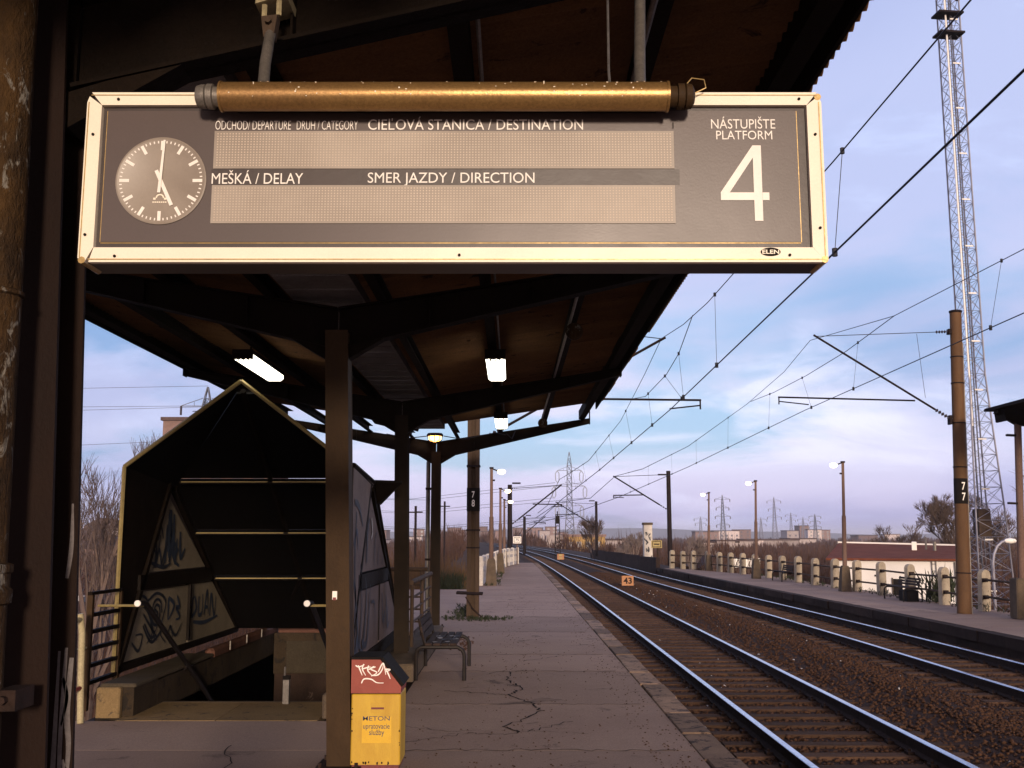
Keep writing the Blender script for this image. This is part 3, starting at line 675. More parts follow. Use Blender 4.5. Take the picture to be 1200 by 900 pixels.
# cabling loops at the roof end
t = thing('cable', 'thin black cable sagging between the lamps at the far end of the canopy', 'cable', (0,0,0))
mb = MB(); mb.path([(-2.3,18.7,3.50),(-1.9,18.7,3.42),(-1.55,18.7,3.46)], .009, 5); mb.path([(-1.25,18.7,3.46),(-.9,18.7,3.40),(-.3,18.7,3.52),(-.12,18.6,3.47)], .009, 5); mb.path([(-.10,18.5,3.48),(0,18.6,3.40),(.06,18.7,3.55)], .008, 5)
mb.tag = None; o = mb.build('cable_run', 'wire', t)

# ------------------------------------------------------------ departure board
SY = 2.85
bd = thing('departure_board', 'long hanging platform 4 departure board with cream frame, clock and two blank displays', 'sign', (-.165, SY, 2.42))
def W(mb, name, m_, parent=bd, smooth=False):
    mb.v = [(x+.165, y-SY, z-2.42) for x, y, z in mb.v]; return mb.build(name, m_, parent, smooth)
X0, X1, Z0, Z1 = -1.236, .900, 2.420, 2.929
mb = MB(); mb.prism([(X0+.012, Z0+.004), (X1-.004, Z0+.004), (X1-.004, Z1-.004), (X0+.012, Z1-.004)], 'y', SY+.001, SY+.125); W(mb, 'case', 'face_dark')
FW = .043
def bar(pts, nm='frame_bar'):
    mb = MB(); mb.prism(pts, 'y', SY-.022, SY); W(mb, nm, 'cream')
g_ = .0012
bar([(X0+.03+g_, Z0), (X1-.006, Z0), (X1-FW, Z0+FW), (X0+FW+g_, Z0+FW)])
bar([(X0+FW, Z1-FW*.9), (X0+.335, Z1-FW*.9), (X0+.338, Z1-.02), (X0+.334, Z1-.012), (X0+.338, Z1), (X0+.012, Z1)])
bar([(X1-.385, Z1-FW*.9), (X1-FW, Z1-FW*.9), (X1-.012, Z1), (X1-.385, Z1)])
bar([(X0, Z0+.012), (X0+.02, Z0), (X0+FW, Z0+FW+g_), (X0+FW, Z1-FW*.9-g_), (X0+.006, Z1-.012), (X0, Z1-.03)])
bar([(X1, Z0+.012), (X1, Z1-.03), (X1-.009, Z1-.012), (X1-FW, Z1-FW*.9-g_), (X1-FW, Z0+FW+g_), (X1-.010, Z0+.004)])
# hidden length of the top bar behind the tube is dark
mb = MB(); mb.box(X0+.34, X1-.386, SY-.012, SY, Z1-FW*.9, Z1-.006); W(mb, 'top_bar', 'face_dark')
mb = MB()
mb.box(X0+.03, X1-.006, SY-.0245, SY-.0222, Z0+.0065, Z0+.0095); mb.box(X1-.0095, X1-.0065, SY-.0245, SY-.0222, Z0+.014, Z1-.03); mb.box(X0+.0045, X0+.0070, SY-.0245, SY-.0222, Z0+.014, Z1-.03); mb.box(X1-.384, X1-.012, SY-.0245, SY-.0222, Z1-.010, Z1-.0078); mb.box(X0+.012, X0+.335, SY-.0245, SY-.0222, Z1-.010, Z1-.0078)
W(mb, 'frame_bead', 'gold_edge')
for a_, b_ in ((X0+.012, Z0+.006), (X1-.010, Z0+.008), (X1-.010, Z1-.014)): W(MB().tube((a_, SY-.023, b_),(a_, SY+.10, b_),.0105,8), 'frame_corner', 'gold_edge')
for x, z in ((-1.145, 2.907), (.835, 2.908), (-1.213, 2.80), (-1.218, 2.50), (.878, 2.80), (.880, 2.52), (-1.13, 2.437), (.79, 2.440), (-.15, 2.44)):
    mb = MB(); mb.tube((x, SY-.0262, z), (x, SY-.0222, z), .0042, 8); W(mb, 'screw', 'black')
mb = MB(); mb.box(X0+FW, X1-FW, SY-.004, SY-.0015, Z0+FW, Z1-FW*.9); W(mb, 'surround', 'face_dark')
mb = MB(); mb.box(X0+FW+.013, X1-FW-.028, SY-.0075, SY-.0042, Z0+FW+.020, Z1-FW*.9-.012); W(mb, 'face_panel', 'face')
mb = MB()
for a, b, c_, d_ in ((X1-FW-.0275, X1-FW-.0255, Z0+FW+.020, Z1-FW*.9-.012), (X0+FW+.0105, X0+FW+.0125, Z0+FW+.020, Z1-FW*.9-.012)): mb.box(a, b, SY-.006, SY-.0042, c_, d_)
mb.box(X0+FW+.013, X1-FW-.028, SY-.006, SY-.0042, Z0+FW+.0165, Z0+FW+.0185); W(mb, 'panel_seam', 'gold_edge')
mb = MB(); mb.box(-.870, .485, SY-.0083, SY-.0078, 2.653, 2.700); W(mb, 'label_strip', 'face_dark')
YF = SY-.0086
for (a, b, c_, d_, rows) in ((-.865, .470, 2.7015, 2.8155, 13), (-.866, .470, 2.5375, 2.6515, 13)):
    mb = MB(); mb.box(a, b, YF-.0022, YF, c_, d_); dp = W(mb, 'display', 'display')
    mb = MB(); cols = 150; px = (b-a-.012)/cols; pz = (d_-c_-.010)/rows; y = YF-.0030
    for i in range(cols):
        for j in range(rows):
            x = a+.006+(i+.5)*px; z = c_+.005+(j+.5)*pz; s_ = .0019
            mb.add([(x-s_, y, z-s_), (x+s_, y, z-s_), (x+s_, y, z+s_), (x-s_, y, z+s_)], [(0,1,2,3)])
    o = W(mb, 'display_dots', 'dot', dp); o['kind'] = 'stuff'
def T(body, x0, x1, z0, z1, **k): return text(body, x0+.165, x1+.165, z0-2.42, z1-2.42, YF-SY-.0008, 'white', bd, **k)
T('ODCHOD/ DEPARTURE', -.864, -.644, 2.8200, 2.8475, bold=-.008)
T('DRUH / CATEGORY', -.627, -.449, 2.8200, 2.8475, bold=-.008)
T('CIE\u013dOV\u00c1 STANICA / DESTINATION', -.419, .207, 2.8195, 2.860)
T('ME\u0160K\u00c1 / DELAY', -.868, -.604, 2.6555, 2.697)
T('SMER JAZDY / DIRECTION', -.417, .065, 2.6490, 2.6900)
T('N\u00c1STUPI\u0160TE', .580, .767, 2.823, 2.860)
T('PLATFORM', .594, .757, 2.790, 2.817)
mb = MB()   # the big 4 as strokes with a hole
y = YF-.0012
for q in ([(.700,2.545),(.7245-.0005,2.545),(.7245,2.772),(.700,2.772)], [(.604,2.607),(.700,2.607),(.700,2.630),(.604,2.630)], [(.7245,2.607),(.744,2.607),(.744,2.630),(.7245,2.630)], [(.604,2.630),(.630,2.630),(.700,2.735),(.700,2.772)]):
    mb.add([(x-.002, y, z) for x, z in q], [(0,1,2,3)])
W(mb, 'number_four', 'white')
# maker's oval
mb = MB(); mb.prism([(.736+.0285*math.cos(i*math.pi/12), 2.4495+.0125*math.sin(i*math.pi/12)) for i in range(24)], 'y', SY-.0236, SY-.0222); ov = W(mb, 'maker_badge', 'black')
text('ELEN', .712+.165, .760+.165, 2.4435-2.42, 2.4555-2.42, -.0242, 'cream', bd, bold=.02)
# clock
CX, CZ, CR = -1.014, 2.665, .131
ck = link('clock', None, bd, (CX+.165, -.0085, CZ-2.42))
mb = MB(); mb.lathe([(CR,0),(CR,-.003),(CR-.004,-.0045),(CR-.007,-.003)], 64, 'y'); mb.build('clock_rim', 'display', ck, True)
mb = MB(); mb.lathe([(CR-.006,-.0016),(CR-.006,-.0026)], 64, 'y'); mb.build('dial', 'dial', ck)
for i in range(60):
    a = i*math.pi/30; big = i % 5 == 0
    r1 = CR*.915; r0 = CR*(.70 if big else .86); hw = .0046 if big else .0017
    dx, dz = math.sin(a), math.cos(a); nx, nz = dz, -dx
    mb = MB(); q = [(dx*r0+nx*hw, dz*r0+nz*hw), (dx*r1+nx*hw, dz*r1+nz*hw), (dx*r1-nx*hw, dz*r1-nz*hw), (dx*r0-nx*hw, dz*r0-nz*hw)]
    mb.prism(q, 'y', -.0036, -.0027)
    if big: mb.build('hour_mark', 'white', ck)
    else: mb.build('minute_mark', 'white', ck)
def hand(nm, ang, r0, r1, w0, w1, y):
    a = R(ang); dx, dz = math.sin(a), math.cos(a); nx, nz = dz, -dx
    q = [(dx*r0+nx*w0, dz*r0+nz*w0), (dx*r1+nx*w1, dz*r1+nz*w1), (dx*r1-nx*w1, dz*r1-nz*w1), (dx*r0-nx*w0, dz*r0-nz*w0)]
    mb = MB(); mb.prism(q, 'y', y-.0015, y); mb.build(nm, 'white', ck)
hand('hour_hand', 155, -.25*CR, .63*CR, .0052, .0052, -.005); hand('minute_hand', 3.4, -.29*CR, .92*CR, .0045, .0030, -.008)
mb = MB(); aa = [i*math.pi/10 for i in range(11)]
ring = [(.0125*math.cos(t), -.0525+.0125*math.sin(t)) for t in aa]+[(.0085*math.cos(t), -.0525+.0085*math.sin(t)) for t in reversed(aa)]
for i in range(10): mb.prism([ring[i], ring[i+1], ring[20-i], ring[21-i]], 'y', -.0034, -.0027)
mb.box(-.019, -.012, -.0034, -.0027, -.0575, -.0515); mb.box(.012, .019, -.0034, -.0027, -.0575, -.0515)
for k in range(7): mb.box(-.021+k*.006, -.0165+k*.006, -.0034, -.0027, -.0665, -.063)
mb.build('clock_logo', 'cream', ck)
mb = MB(); mb.box(-.95, -.948, YF-.0008, YF-.0003, 2.728, 2.742); mb.box(.468, .4705, YF-.0008, YF-.0003, 2.824, 2.842); W(mb, 'scratch', 'black')
# carrying tube and hangers
mb = MB(); mb.tube((-.828, 2.775, 2.892), (.440, 2.775, 2.892), .041, 28); W(mb, 'carrier_tube', 'bronze', smooth=True)
mb = MB(); mb.lathe([(.044,-.832),(.044,-.826)], 24, 'x', (0,2.775,2.892)); mb.lathe([(.044,.440),(.044,.447)], 24, 'x', (0,2.775,2.892)); W(mb, 'tube_flange', 'bronze', smooth=True)
mb = MB(); mb.lathe([(.020,-.902),(.030,-.898),(.034,-.885),(.034,-.874),(.030,-.872),(.036,-.868),(.036,-.852),(.028,-.850),(.028,-.832)], 24, 'x', (0,2.775,2.892)); W(mb, 'tube_cap', 'galv', smooth=True)
mb = MB(); mb.lathe([(.030,.447),(.030,.470),(.037,.472),(.037,.490),(.031,.492),(.037,.495),(.035,.512),(.022,.520)], 24, 'x', (0,2.775,2.892)); W(mb, 'tube_cap', 'steel_mid', smooth=True)
mb = MB(); mb.box(-.80, .42, 2.78, SY+.002, 2.872, 2.906); mb.box(-.6,-.5,2.78,SY+.01,2.88,2.915); W(mb, 'carrier_lug', 'black')
mb = MB(); mb.path([(-.712,2.775,2.925),(-.728,2.85,3.03),(-.748,2.98,3.20)], .0165, 14); W(mb, 'hanger_pipe', 'galv', smooth=True)
mb = MB(); mb.path([(.366,2.775,2.925),(.378,2.86,3.04),(.42,3.12,3.50),(.43,3.15,3.66)], .017, 14); W(mb, 'hanger_pipe', 'galv', smooth=True)
mb = MB(); mb.prism([(-.772,3.232),(-.722,3.238),(-.732,3.165),(-.763,3.165)], 'y', 2.95, 2.99); mb.tube((-.748,2.935,3.215),(-.748,3.0,3.215),.011,6); W(mb, 'hanger_lug', 'mast_grey')
mb = MB(); mb.prism([(-.800,3.290),(-.705,3.320),(-.702,3.345),(-.797,3.315)], 'y', 2.98, 3.12); mb.tube((-.775,3.0,3.25),(-.775,3.0,3.295),.009,6); mb.tube((-.73,3.0,3.26),(-.73,3.0,3.31),.009,6); W(mb, 'beam_clamp', 'cream_pole')
mb = MB(); mb.path([(.49,2.80,2.925),(.52,2.80,2.96),(.555,2.80,2.955),(.56,2.80,2.93),(.53,2.80,2.915),(.50,2.80,2.92)], .0018, 5); W(mb, 'wire_loop', 'gold_edge')
t = thing('cable', 'thin power cable dropping from the canopy to the tube beside the right hanger pipe', 'cable', (.29,3.0,2.93))
mb = MB(); mb.path([(0,-.15,0),(.005,-.05,.12),(.02,.1,.3),(.03,.2,.62)], .004, 5); mb.build('cable_run', 'gutter', t)

random.seed(66); mb = MB()
for k in range(70):
    x = random.uniform(-.82, .43); a = random.uniform(-.4, 1.9) ; y0, z0 = 2.775-.0413*math.cos(a), 2.892+.0413*math.sin(a); sx, sa = random.uniform(.0008,.0026), random.uniform(.0008,.003 if k > 4 else .012)
    tz, ty = math.cos(a), math.sin(a)
    mb.add([(x-sx,y0-ty*-sa,z0-tz*sa),(x+sx,y0-ty*-sa,z0-tz*sa),(x+sx,y0-ty*sa,z0+tz*sa),(x-sx,y0-ty*sa,z0+tz*sa)], [(0,1,2,3)])
W(mb, 'paint_chips', 'cream')['kind'] = 'stuff'

# ------------------------------------------------------------ litter bin
bn = thing('litter_bin', 'yellow litter bin with slanted red hood scrawled with a white tag, by the canopy column', 'bin', (-.965, 7.62, 0))
def B(mb, name, m_, parent=bn, sm=False): return mb.build(name, m_, parent, sm)
x0, x1 = -.190, .165; D = .36
mb = MB(); mb.bbox(x0, x1, 0, D, .035, .525, .008); B(mb, 'body', 'bin_y')
mb = MB(); mb.prism([(x0-.004,.530),(x1,.530),(x1+.002,.575),(.012,.765),(x0-.004,.765)], 'y', -.006, D+.004); B(mb, 'hood', 'bin_r')
mb = MB(); a = Vector((.012,0,.768)); b_ = Vector((x1+.006,0,.576)); n_ = Vector((.78,0,.63)).normalized()*.022
mb.add([a+Vector((0,-.008,0)), b_+Vector((0,-.008,0)), b_+n_+Vector((0,-.008,0)), a+n_+Vector((0,-.008,0)), a+Vector((0,D+.008,0)), b_+Vector((0,D+.008,0)), b_+n_+Vector((0,D+.008,0)), a+n_+Vector((0,D+.008,0))],
   [(0,1,2,3),(7,6,5,4),(0,4,5,1),(1,5,6,2),(2,6,7,3),(3,7,4,0)]); mb.box(x0-.006, .020, -.008, D+.010, .7655, .783); B(mb, 'lid', 'black')
mb = MB(); mb.box(x0+.01, x0+.05, .01, .35, .001, .034); mb.box(x1-.05, x1-.01, .01, .35, .001, .034); mb.box(x0+.052, x1-.052, .03, .06, .004, .034); B(mb, 'foot', 'redpaint')
mb = MB(); mb.box(-.050, .050, -.0035, -.0005, .395, .462); B(mb, 'latch_plate', 'bin_y')
mb = MB(); mb.box(-.046, .046, -.0050, -.0036, .418, .432); B(mb, 'latch_slot', 'redpaint')
mb = MB(); mb.box(-.110, .100, -.0022, -.0005, .185, .366); B(mb, 'label', 'bin_lab')
text('METON', -.105, .088, .340, .370, -.0032, 'ink', bn, bold=.005)
text('upratovacie', -.102, .088, .272, .318, -.0030, 'ink', bn, bold=.005)
text('slu\u017eby', -.058, .050, .228, .278, -.0030, 'ink', bn, bold=.005)
strokes([[(-.165,.725),(-.14,.715),(-.10,.73)], [(-.145,.725),(-.13,.69),(-.115,.655)], [(-.105,.735),(-.115,.70),(-.09,.655)], [(-.115,.70),(-.08,.71),(-.055,.715)], [(-.07,.725),(-.075,.69),(-.045,.655)], [(-.07,.695),(-.03,.72)], [(-.02,.715),(-.055,.70),(-.01,.675),(-.05,.65)], [(-.045,.655),(.0,.66),(.03,.70),(.035,.74)], [(.0,.68),(.035,.74),(.055,.66)], [(.05,.70),(.085,.695),(.055,.68)], [(.055,.70),(.075,.66),(.088,.63)], [(-.12,.60),(-.10,.63),(-.05,.628),(-.01,.605),(.04,.602)]], .0095, -.0075, 'white', [c for c in bn.children if c.name.startswith('hood')][0], 'tag_scrawl')

random.seed(14)
for k in range(16):
    e = random.choice((0, 1, 2)); cx, cz = (x0+.004+random.random()*.006, random.uniform(.05, .5)) if e == 0 else (x1-.004-random.random()*.008, random.uniform(.05,.5)) if e == 1 else (random.uniform(x0,x1), .046+random.random()*.01)
    r0 = random.uniform(.003, .009); pts = [(min(x1-.001,max(x0+.001,cx+r0*random.uniform(.5,1.3)*math.cos(a))), cz+r0*random.uniform(.6,2.2)*math.sin(a)) for a in (i*.785 for i in range(8))]
    mb = MB(); mb.add([(p[0], -.0012, p[1]) for p in pts], [tuple(range(8))]); B(mb, 'rust_spot', 'rail_rust')
MB().box(x0-.003, x1-.001, -.0052, .0, .5255, .5295).build('hood_seam', 'rail_rust', bn)

# ------------------------------------------------------------ bench beside the stairwell kerb
def bench(loc, rz, label, with_block=False, L=1.45):
    t = thing('bench', label, 'bench', loc, rz, None)
    for yy in (.06, L-.06):
        f = MB(); f.path([(-.28,yy,.001),(-.28,yy,.30),(-.265,yy,.345),(-.22,yy,.375),(.20,yy,.375),(.255,yy,.345),(.28,yy,.29),(.28,yy,.001)], .024, 8); f.build('leg_frame', 'bench_tube', t, True)
        f = MB(); f.path([(-.17,yy,.375),(-.215,yy,.54),(-.25,yy,.70)], .020, 8); f.build('back_post', 'bench_tube', t, True)
    for k in range(4):
        f = MB(); f.bbox(-.175+k*.095, -.095+k*.095, 0, L, .398, .425, .005); f.build('seat_slat', 'bench_wood', t)
    for k in range(3):
        x, z = -.200-k*.020, .46+k*.080
        f = MB(); f.prism([(x,z),(x+.024,z+.005),(x+.006,z+.068),(x-.018,z+.063)], 'y', 0, L); f.build('back_slat', 'bench_wood', t)
    if with_block:
        f = MB(); f.bbox(-.20, .16, L*.55, L*.95, .001, .33, .03); f.build('block', 'black', t)
    return t
b1 = bench((-.83, 12.12, 0), 0, 'dark tube-legged bench with scrawled seat facing the track beside the stairwell kerb')
strokes([[(.05,.1),(.12,.3),(-.02,.45)], [(-.1,.2),(.05,.35),(.1,.6)], [(.0,.5),(.12,.55),(.05,.8)], [(-.08,.7),(.1,.9),(-.05,1.1)]], .03, .4262, 'spray_w', b1, plane='xz') if False else None
mb = MB(); random.seed(3)
for k in range(9):
    x, y = random.uniform(-.1,.14), random.uniform(.1,.9)
    mb.add([(x,y,.4265),(x+random.uniform(.02,.06),y+.03,.4265),(x+random.uniform(.0,.05),y+random.uniform(.06,.16),.4265),(x-.02,y+.06,.4265)], [(0,1,2,3)])
mb.build('graffiti', 'spray_w', b1)
mb = MB()
for k in range(7):
    x, y = random.uniform(-.1,.14), random.uniform(.1,.9)
    mb.add([(x,y,.4270),(x+.02,y,.4270),(x+random.uniform(.03,.10),y+random.uniform(.1,.2),.4270),(x-.01,y+.08,.4270)], [(0,1,2,3)])
mb.build('graffiti', 'spray', b1)
bench((12.0, 32.9, -.3), math.pi, 'dark tube-framed bench with a block under it, before the white building', True, 1.7)
bench((11.85, 46.3, -.3), math.pi, 'smaller-looking bench farther down the opposite platform near the middle lamp', False, 1.7)

# ------------------------------------------------------------ stairwell: threshold, steps, walls
stw = structure(link('stairwell', None, None, (0,0,0)))
for i, (a, b_) in enumerate(((-3.58, -2.68), (-2.67, -1.76))):
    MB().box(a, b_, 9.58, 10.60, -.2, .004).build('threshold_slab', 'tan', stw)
MB().box(-3.5, -1.76, 10.605, 10.66, -.2, .006).build('step_nosing', 'concrete_grey', stw)
for i in range(14):
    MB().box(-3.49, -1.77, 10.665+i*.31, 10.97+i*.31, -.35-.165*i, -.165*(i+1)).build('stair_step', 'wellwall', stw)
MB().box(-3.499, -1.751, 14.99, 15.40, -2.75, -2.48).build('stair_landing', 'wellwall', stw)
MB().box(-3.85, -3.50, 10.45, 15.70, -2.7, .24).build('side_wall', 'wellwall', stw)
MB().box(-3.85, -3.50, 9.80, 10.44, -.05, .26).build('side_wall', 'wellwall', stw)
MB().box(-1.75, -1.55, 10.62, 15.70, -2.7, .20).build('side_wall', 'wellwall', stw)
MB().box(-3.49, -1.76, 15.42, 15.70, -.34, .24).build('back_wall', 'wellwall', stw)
MB().box(-3.49, -1.76, 16.6, 16.7, -2.7, -.3).build('passage_wall', 'black', stw)
MB().box(-3.30, -1.78, 15.395, 15.418, -.325, .125).build('beam_facing', 'facing', stw)
MB().bbox(-3.82, -3.60, 9.72, 9.797, .0, .27, .012).build('end_block', 'tan', stw)
MB().bbox(-3.82, -3.485, 9.80, 12.3, .262, .295, .012).build('coping', 'facing', stw)
MB().bbox(-3.60, -3.485, 12.31, 15.70, .245, .345, .03).build('coping', 'coping', stw)
MB().bbox(-3.44, -1.77, 15.42, 15.62, .245, .345, .02).build('coping', 'coping', stw)
MB().bbox(-1.74, -1.56, 9.70, 10.60, 0, .22, .02).build('end_block', 'concrete_grey', stw)
MB().bbox(-1.50, -1.13, 12.05, 17.2, .001, .20, .02).build('plinth', 'concrete_grey', stw)
MB().bbox(-1.54, -1.52, 10.62, 17.2, .001, .18, .005).build('plinth', 'concrete_grey', stw)
for Y in (12.9, 13.7, 14.5):
    MB().box(-3.465, -3.452, Y, Y+.025, .27, .375).build('coping_clip', 'galv', stw)
mb = MB(); mb.tube((-2.24,10.5,.006),(-2.24,10.5,.27),.028,10); mb.box(-2.265,-2.215,10.47,10.53,.27,.33); 
t = thing('small_post', 'small pale post standing at the top of the stairs inside the dark shelter', 'post', (-2.24,10.5,0)); 
MB().bbox(-.032,.032,-.03,.03,.006,.24,.004).build('post_body', 'galv', t); MB().tube((-.02,0,.24),(-.02,0,.36),.010,6).build('post_pin', 'galv', t); MB().box(-.034,.034,-.032,.032,.241,.275).build('post_cap', 'black', t)
# handrails inside
for x, lab in ((-3.47, 'black sloping handrail with pale round end cap on the left of the stairs'), (-1.90, 'right-hand sloping stair handrail with pale end cap, mostly hidden by the column')):
    t = thing('handrail', lab, 'handrail', (x, 9.75, 0))
    hx = 0
    mb = MB(); mb.path([(0,-.05,1.03),(.0,.15,1.02),(.0,2.0,.03),(.0,4.2,-1.18)], .026, 10); mb.build('rail_tube', 'bench_tube', t, True)
    mb = MB(); mb.lathe([(.024,-.075),(.030,-.07),(.030,-.055),(.024,-.05)], 14, 'y', (0,0,1.03)); mb.build('end_cap', 'white', t, True)
    mb = MB(); mb.tube((0,1.5,.28),(-.04 if x < -2 else .14,1.5,.22),.014,6).build('bracket', 'bench_tube', t, True); MB().tube((0,.1,1.0),(-.43 if x < -2 else .2,.1,1.0),.012,6).build('bracket', 'rim', t, True)

# ------------------------------------------------------------ faceted steel shelter over the stairs
sh = thing('stair_shelter', 'dark faceted steel shelter with pointed gable over the stairs down, graffiti on its side panels', 'shelter', (-2.80, 10.5, 0))
OX, OY = -2.80, 10.5
def S(mb, name, m_, parent=sh, sm=False):
    mb.v = [(x-OX, y-OY, z) for x, y, z in mb.v]; return mb.build(name, m_, parent, sm)
XL, XR = -3.95, -1.65
Ap = (OX, 10.5, 3.21)
def slab(poly, n, th):     # 3D polygon given thickness th along n
    n = Vector(n).normalized()*th; k = len(poly); mb = MB()
    v = [Vector(p) for p in poly]+[Vector(p)+n for p in poly]
    return mb.add(v, [tuple(range(k)), tuple(range(2*k-1,k-1,-1))]+[(i,(i+1)%k,k+(i+1)%k,k+i) for i in range(k)])
for sx, X in ((-1, XL), (1, XR)):
    # steep side wall: frame triangle, pale triangle, trapezoid panels (thickness outwards)
    fr = [(X,10.5,.30),(X,10.5,2.34),(X,12.08,2.25),(X,11.78,2.16),(X,11.02,1.16),(X,10.57,.38)]
    S(slab(fr, (sx,0,0), .03), 'wall_panel', 'sh_out' if sx < 0 else 'sh_side')
    q = .037*sx if sx < 0 else -.006
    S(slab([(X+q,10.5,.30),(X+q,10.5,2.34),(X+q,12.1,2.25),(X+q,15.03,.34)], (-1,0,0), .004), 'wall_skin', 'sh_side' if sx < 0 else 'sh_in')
    pm = 'sh_panel' if sx < 0 else 'sh_side'
    S(slab([(X,11.80,2.13),(X,13.38,1.26),(X,11.16,1.26)], (sx,0,0), .024), 'wall_panel', pm)
    S(slab([(X,11.11,1.06),(X,12.72,1.06),(X,12.72,.37),(X,10.64,.38)], (sx,0,0), .024), 'wall_panel', pm)
    S(slab([(X,12.78,1.06),(X,13.72,1.06),(X,14.95,.36),(X,12.78,.37)], (sx,0,0), .024), 'wall_panel', pm)
    def fbar(a, b_, w_, nm='wall_frame'):   # flat bar lying in the wall
        a = Vector(a); b_ = Vector(b_); d = (b_-a).normalized(); p = Vector((0,-d.z,d.y))*w_/2; o = Vector((sx*.034,0,0)); i_ = Vector((-sx*.03,0,0))
        mb = MB(); v = [a-p+i_, a+p+i_, b_+p+i_, b_-p+i_, a-p+o, a+p+o, b_+p+o, b_-p+o]
        mb.add(v, [(0,1,2,3),(7,6,5,4),(0,4,5,1),(1,5,6,2),(2,6,7,3),(3,7,4,0)]); S(mb, nm, 'sh_out')
    fbar((X,10.53,.30),(X,11.86,2.24),.07); fbar((X,12.02,2.20),(X,15.05,.34),.08); fbar((X,11.0,1.16),(X,13.6,1.16),.16)
    fbar((X,12.75,.40),(X,12.75,1.07),.05); fbar((X,10.5,.33),(X,15.0,.33),.07)
    # upper gable facet
    P = [Ap, (X+sx*.02,10.5,2.33), (X+sx*.02,12.10,2.20)]
    nrm = (Vector(P[1])-Vector(P[0])).cross(Vector(P[2])-Vector(P[0])); nrm *= (1 if nrm.z > 0 else -1)
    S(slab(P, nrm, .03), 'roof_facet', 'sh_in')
# sloping back: four rows of panels either side of the ridge seam
def back(Y): return 3.21-.633*(Y-10.5)
rowsY = [10.62, 11.94, 12.86, 13.79, 15.05]
for i in range(4):
    Ya, Yb = rowsY[i]+.02, rowsY[i+1]-.02
    for sx in (-1, 1):
        Xo = XL if sx < 0 else XR
        def wid(Y):    # half width of the back plane at Y
            t = min(1, (Y-10.5)/1.55); return t*1.15
        a0, a1 = wid(Ya)-.01, wid(Yb)-.01
        poly = [(OX+sx*.012, Ya, back(Ya)), (OX+sx*a0, Ya, back(Ya)), (OX+sx*a1, Yb, back(Yb)), (OX+sx*.012, Yb, back(Yb))]
        if i == 1: poly = [poly[0], poly[1], (OX+sx*1.15, 12.06, back(12.06)), poly[2], poly[3]]
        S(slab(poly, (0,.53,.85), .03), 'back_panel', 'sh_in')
for i, Y in enumerate(rowsY[1:4]):
    mb = MB(); z = back(Y); h = min(1, (Y-10.5)/1.55)*1.15-.02
    mb.box(OX-h, OX+h, Y-.05, Y+.01, z-.055, z-.02); S(mb, 'purlin', 'sh_out')
    mb = MB(); mb.box(OX-h+.02, OX-.03, Y-.056, Y-.051, z-.036, z-.024); mb.box(OX+.03, OX+h-.02, Y-.056, Y-.051, z-.036, z-.024); S(mb, 'purlin_lit_edge', 'rim')  # thin yellow strip painting the lit edge of each purlin
S(MB().tube((OX,10.55,3.14),(OX,15.0,.36),.032,6), 'ridge_bar', 'sh_out')
S(MB().tube((OX+.02,13.75,1.12),(OX-.55,15.1,.40),.025,6), 'brace', 'sh_out')
# front rim: lit look of the angle iron put in as yellow
def rim(a, b_, nm='front_rim', r=.022, m_='rim'): S(MB().tube(a, b_, r, 6), nm, m_)
rim((XL-.01,10.47,.27),(XL-.01,10.47,2.35)); rim((XL-.012,10.47,2.35),(OX,10.47,3.235)); rim((OX,10.47,3.235),(XR+.012,10.47,2.35)); rim((XR+.01,10.47,.27),(XR+.01,10.47,2.35), 'front_rim', .022, 'sh_out')
S(MB().tube((XR+.03,10.5,2.37),(XR+.03,12.1,2.27),.025,6), 'eave_bar', 'sh_out'); S(MB().tube((XR+.03,12.1,2.27),(XR+.03,15.0,.36),.025,6), 'edge_bar', 'sh_out')
S(slab([(XR+.04,12.05,2.30),(XR+.34,12.25,2.30),(XR+.06,12.5,2.05),(XR+.04,12.3,2.06)], (0,0,-1), .03), 'gutter_spout', 'sh_out')
S(MB().box(XR-.02,XR+.02,10.52,15.0,.21,.30), 'sill_bar', 'sh_out'); 
# graffiti on the pale inner panels (plane x = XL, facing into the shelter)
random.seed(12)
def yz(lines): return [[(p[0]-OY, p[1]) for p in l] for l in lines]
lf = yz([[(11.45,1.3),(11.5,1.45),(11.35,1.55)], [(11.5,1.30),(11.6,1.5),(11.7,1.32),(11.8,1.36)], [(11.55,1.6),(11.62,1.75),(11.72,1.62)], [(11.35,1.36),(11.75,1.30),(12.0,1.34)], [(11.7,1.34),(11.85,1.62)]])
lf += yz([[(11.3,1.42),(11.45,1.62),(11.55,1.44),(11.62,1.66)], [(11.9,1.95),(11.86,1.6),(11.98,1.35)]])
strokes(lf, .045, XL+.006-OX, 'spray', sh, plane='yz')
lf = yz([[(11.8,1.35),(11.85,1.75),(11.95,1.5),(12.0,1.8)], [(11.95,1.35),(12.05,1.6),(12.1,1.72)], [(12.15,1.32),(12.2,1.62)], [(12.05,1.9),(12.1,1.45),(12.25,1.5)], [(11.88,1.9),(11.92,1.4)]])
lf += yz([[(11.95,1.95),(11.98,1.7),(12.1,1.4),(12.3,1.3)], [(12.3,1.7),(12.35,1.4),(12.5,1.5)], [(11.85,1.5),(12.15,1.56)]])
strokes(lf, .075, XL+.006-OX, 'spray_b', sh, plane='yz')
lf = [[(11.12+.04*k, 1.02-.1*k), (11.3+.05*k, .95-.13*k), (11.5+.04*k, .62-.02*k), (11.35+.1*k, .5)] for k in range(4)]
lf += [[(11.6+.18*math.cos(t*.7)*(1-.04*t), .80+.17*math.sin(t*.7)*(1-.04*t)) for t in range(20)], [(11.2,.7),(11.5,.5),(11.9,.62),(12.1,.42)], [(12.0,.5),(12.1,.62),(12.2,.48)]]
